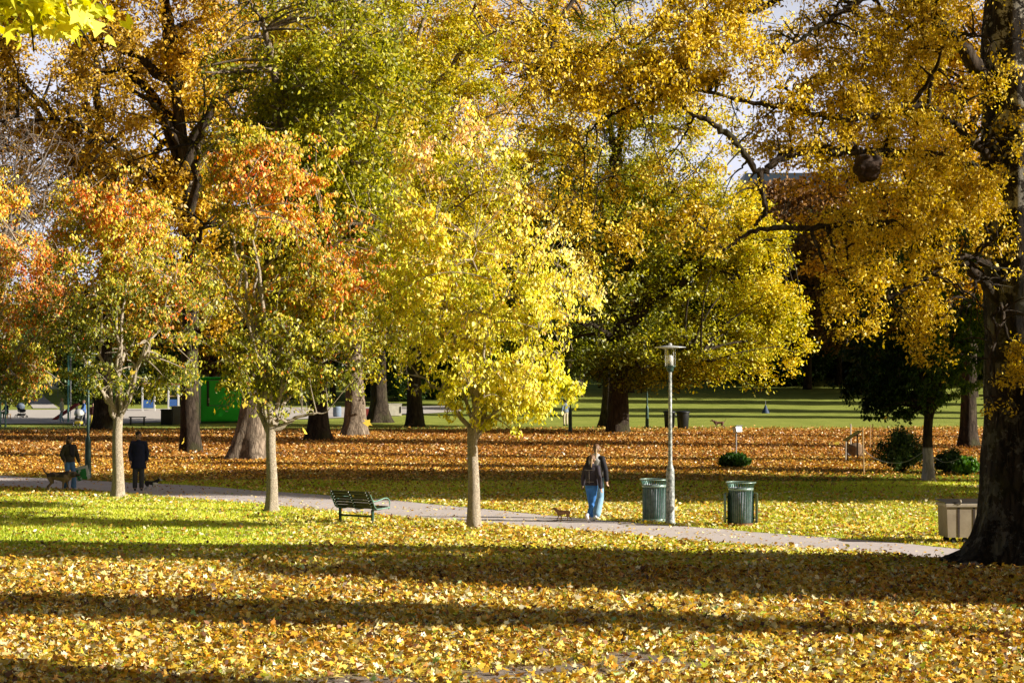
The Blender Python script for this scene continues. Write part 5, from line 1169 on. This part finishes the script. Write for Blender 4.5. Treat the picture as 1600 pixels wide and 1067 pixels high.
LIMBS = [
 ([(1590, 235, 38), (1530, 262, 37.6), (1480, 246, 37), (1400, 240, 36.6), (1340, 238, 36.2), (1270, 233, 35.9), (1215, 250, 35.6), (1187, 268, 35.5), (1150, 222, 35.4), (1120, 196, 35.3), (1085, 178, 35.2), (1040, 150, 35.1), (985, 165, 35), (930, 195, 34.9)], .115, .022),
 ([(1590, 520, 38), (1530, 430, 37.4), (1470, 385, 37), (1430, 360, 36.7), (1350, 347, 36.4), (1270, 356, 36.2), (1180, 360, 36), (1130, 392, 35.8)], .12, .03),
 ([(1600, 170, 38), (1540, 120, 37.6), (1480, 45, 37.2), (1430, 5, 36.8), (1350, -40, 36.5)], .17, .05),
 ([(1585, 290, 38), (1530, 230, 37.4), (1450, 165, 36.9), (1400, 172, 36.6), (1330, 185, 36.3), (1240, 172, 36), (1180, 160, 35.8), (1080, 140, 35.6)], .10, .03),
 ([(1395, -25, 36.7), (1330, 10, 36.2), (1290, 35, 36.0), (1240, 68, 35.9), (1210, 95, 35.8)], .06, .02),
 ([(1330, -60, 36.5), (1250, -20, 36), (1180, 15, 35.7), (1120, 18, 35.5), (1075, 50, 35.3), (1062, 100, 35.2)], .08, .02),
 ([(1187, 268, 35.5), (1192, 300, 35.5), (1196, 330, 35.6), (1178, 352, 35.7)], .06, .035),
 ([(1560, 420, 37.4), (1500, 400, 37), (1440, 440, 36.6), (1380, 470, 36.3), (1345, 520, 36.1)], .06, .02),
 ([(1575, 330, 37.7), (1500, 330, 37.0), (1440, 300, 36.5), (1380, 310, 36.2)], .07, .02),
 ([(1600, 60, 38), (1560, -60, 37.5), (1450, -200, 37), (1300, -280, 36.6), (1150, -300, 36.4)], .18, .05),
 ([(1600, -100, 38), (1660, -250, 37.3), (1760, -380, 36.2), (1900, -460, 35.2)], .16, .05),
 ([(1600, 200, 38), (1660, 150, 36.9), (1750, 100, 35.8), (1880, 90, 34.8)], .14, .04),
 ([(1250, -200, 36.6), (1100, -120, 36), (960, -60, 35.6), (880, 20, 35.2), (850, 110, 35)], .08, .02),
 ([(1600, -350, 38), (1550, -520, 37.7), (1420, -650, 37.3)], .15, .05),
]
g = np.random.default_rng(77); bg_ = Geo(); Q1 = []; R1 = []
for P, ra, rb in LIMBS:
    c = catmull([tuple(W(*p_)) for p_ in P], 8); c[1:-1] += g.normal(0, .018, (len(c) - 2, 3))
    c = c - np.array([bx0, by0, 0]); r = np.linspace(ra, rb, len(c)) * (1 + .12 * g.normal(size=len(c)))
    V, f = tubes(c[None], r[None], 9); bg_.add(V, f); Q1.append(c[4:]); R1.append(r[4:])
Q1 = np.concatenate(Q1); R1 = np.concatenate(R1)
def E(px, py, d, rx, ry, rz, w_):
    v = W(px, py, d); return (v[0] - bx0, v[1] - by0, v[2], rx, ry, rz, w_)
ENV = [E(1440, 110, 36.8, 1.7, 1.3, 1.5, 1.3), E(1400, 300, 36.4, 1.8, 1.2, 1.0, .9), E(1470, 470, 36.6, 1.1, 1.0, 1.3, .65), E(1340, 440, 36.2, .8, .8, 1.2, .35), E(1245, 190, 36, 1.5, 1.2, .9, .5),
       E(1150, 60, 35.6, 1.9, 1.3, 1.1, .95), E(1010, 110, 35.3, 1.7, 1.2, 1.4, .95), E(870, 130, 35.1, 1.3, 1.2, 1.5, .75), E(1560, 610, 36.9, .55, .5, .9, .3), E(1300, 90, 36.2, 1.3, 1.2, 1.0, .35), E(1520, 330, 37, .9, .8, 1.6, .6), E(1330, -60, 36.5, 3.2, 1.4, 1.2, .7),
       E(1100, 300, 35.6, 1.0, .9, 1.1, .28), E(960, 300, 35.2, 1.2, 1.0, 1.3, .35), E(1560, 200, 37.0, .6, .6, 1.5, .25), E(1580, 460, 36.9, .5, .5, 1.2, .3),
       E(1450, -380, 37.2, 5.5, 2.2, 3.4, 1.5), E(1100, -120, 36, 3, 1.6, 1.4, .8), E(1760, -250, 35.3, 3.5, 1.6, 4, 1.0), E(1760, 100, 35.3, 2.2, 1.6, 2.5, .5)]
ta = in_env(ENV, 130, g, 3); idx = nearest(ta, Q1); P0 = Q1[idx]; L = np.linalg.norm(ta - P0, axis=1, keepdims=True) + .05
ptsa = bez(P0, (P0 + ta) / 2 + np.array([0, 0, .25]) * L + g.normal(0, .14, P0.shape) * L, ta, 11); ptsa[:, 1:-1] += g.normal(0, .02, (130, 9, 3)) * L[:, None]
ra_ = np.minimum(R1[idx] * .6, .04)[:, None] * (1 - .7 * np.linspace(0, 1, 11)[None]) + .006
V, f = tubes(ptsa, ra_, 6); bg_.add(V, f); Q1 = np.concatenate([Q1, ptsa[:, 2:].reshape(-1, 3)]); R1 = np.concatenate([R1, ra_[:, 2:].reshape(-1)])
t2 = in_env(ENV, 700, g, 3); idx = nearest(t2, Q1); P0 = Q1[idx]; L = np.linalg.norm(t2 - P0, axis=1, keepdims=True) + .05
pts2 = bez(P0, (P0 + t2) / 2 + np.array([0, 0, .22]) * L + g.normal(0, .13, P0.shape) * L, t2, 9)
V, f = tubes(pts2, np.minimum(R1[idx] * .55, .018)[:, None] * (1 - .75 * np.linspace(0, 1, 9)[None]) + .005, 5); bg_.add(V, f)
Q2 = np.concatenate([pts2[:, 2:].reshape(-1, 3), Q1[::2]])
t3 = in_env(ENV, 6500, g, 2.6, .455, 1.0, 8); idx = nearest(t3, Q2); P0 = Q2[idx]; L = np.linalg.norm(t3 - P0, axis=1, keepdims=True)
t3 = t3 - np.array([0, 0, .45]) * L
pts3 = bez(P0, (P0 + t3) / 2 + np.array([0, 0, .18]) * L + g.normal(0, .1, P0.shape) * L, t3, 6)
V, f = tubes(pts3, .006 * (1 - .6 * np.linspace(0, 1, 6)[None]) * np.ones((len(t3), 1)), 3); bg_.add(V, f)
new_obj('branches', bg_.mesh('branches'), M['bark_dark'], bt)
bl = MB(); wb = W(1357, 262, 35.7) - Vector((bx0, by0, 0)); gb = np.random.default_rng(9)
bl.ell(wb, (.24, .2, .15), (0, .3, 0)); bl.ell(wb + Vector((.07, 0, -.11)), (.13, .13, .14)); bl.ell(wb + Vector((-.08, 0, .13)), (.17, .14, .12)); bl.ell(wb + Vector((-.17, 0, -.02)), (.11, .12, .13)); bl.ell(wb + Vector((.16, 0, .12)), (.10, .1, .12))
for k in range(16):
    d_ = gb.normal(size=3); d_ /= np.linalg.norm(d_); bl.ell(wb + Vector(d_ * .21), tuple(gb.uniform(.04, .10, 3)), sub=2)
bl.fuse('burl', M['burl'], bt, .03, 1)
nl = 128000; wt = g.lognormal(0, .6, len(t3)); wt /= wt.sum(); k = g.choice(len(t3), nl, p=wt); t = g.uniform(.2, 1.05, nl); ti = clamp(t) * 5; i = np.minimum(ti.astype(int), 4); fr = (ti - i)[:, None]
c = pts3[k, i] * (1 - fr) + pts3[k, i + 1] * fr + g.normal(0, .075, (nl, 3)); hb = np.linalg.norm((c - np.array(wb)) * np.array([1, .35, 1]), axis=1) < .15; c[hb, 1] = wb[1] + .5; ax = g.normal(0, 1, (nl, 3)); ax[:, 2] -= .8
BIRCH = [(.15, .085, .012), (.38, .25, .018), (.68, .49, .03), (.84, .65, .07), (.90, .80, .34)]
cols = ramp(BIRCH, .52 + .35 * (fbm(c * .7, 4, 2) - .5) + .3 * (g.random(len(t3))[k] - .5) + g.normal(0, .13, nl)) * (1 - .5 * g.random((nl, 1)) ** 1.5)
new_obj('crown', leaves('crown', c, ax, g.uniform(.05, .095, nl), cols, 'oval', g, flat=.15, sun=.9), M['leaf'], bt)
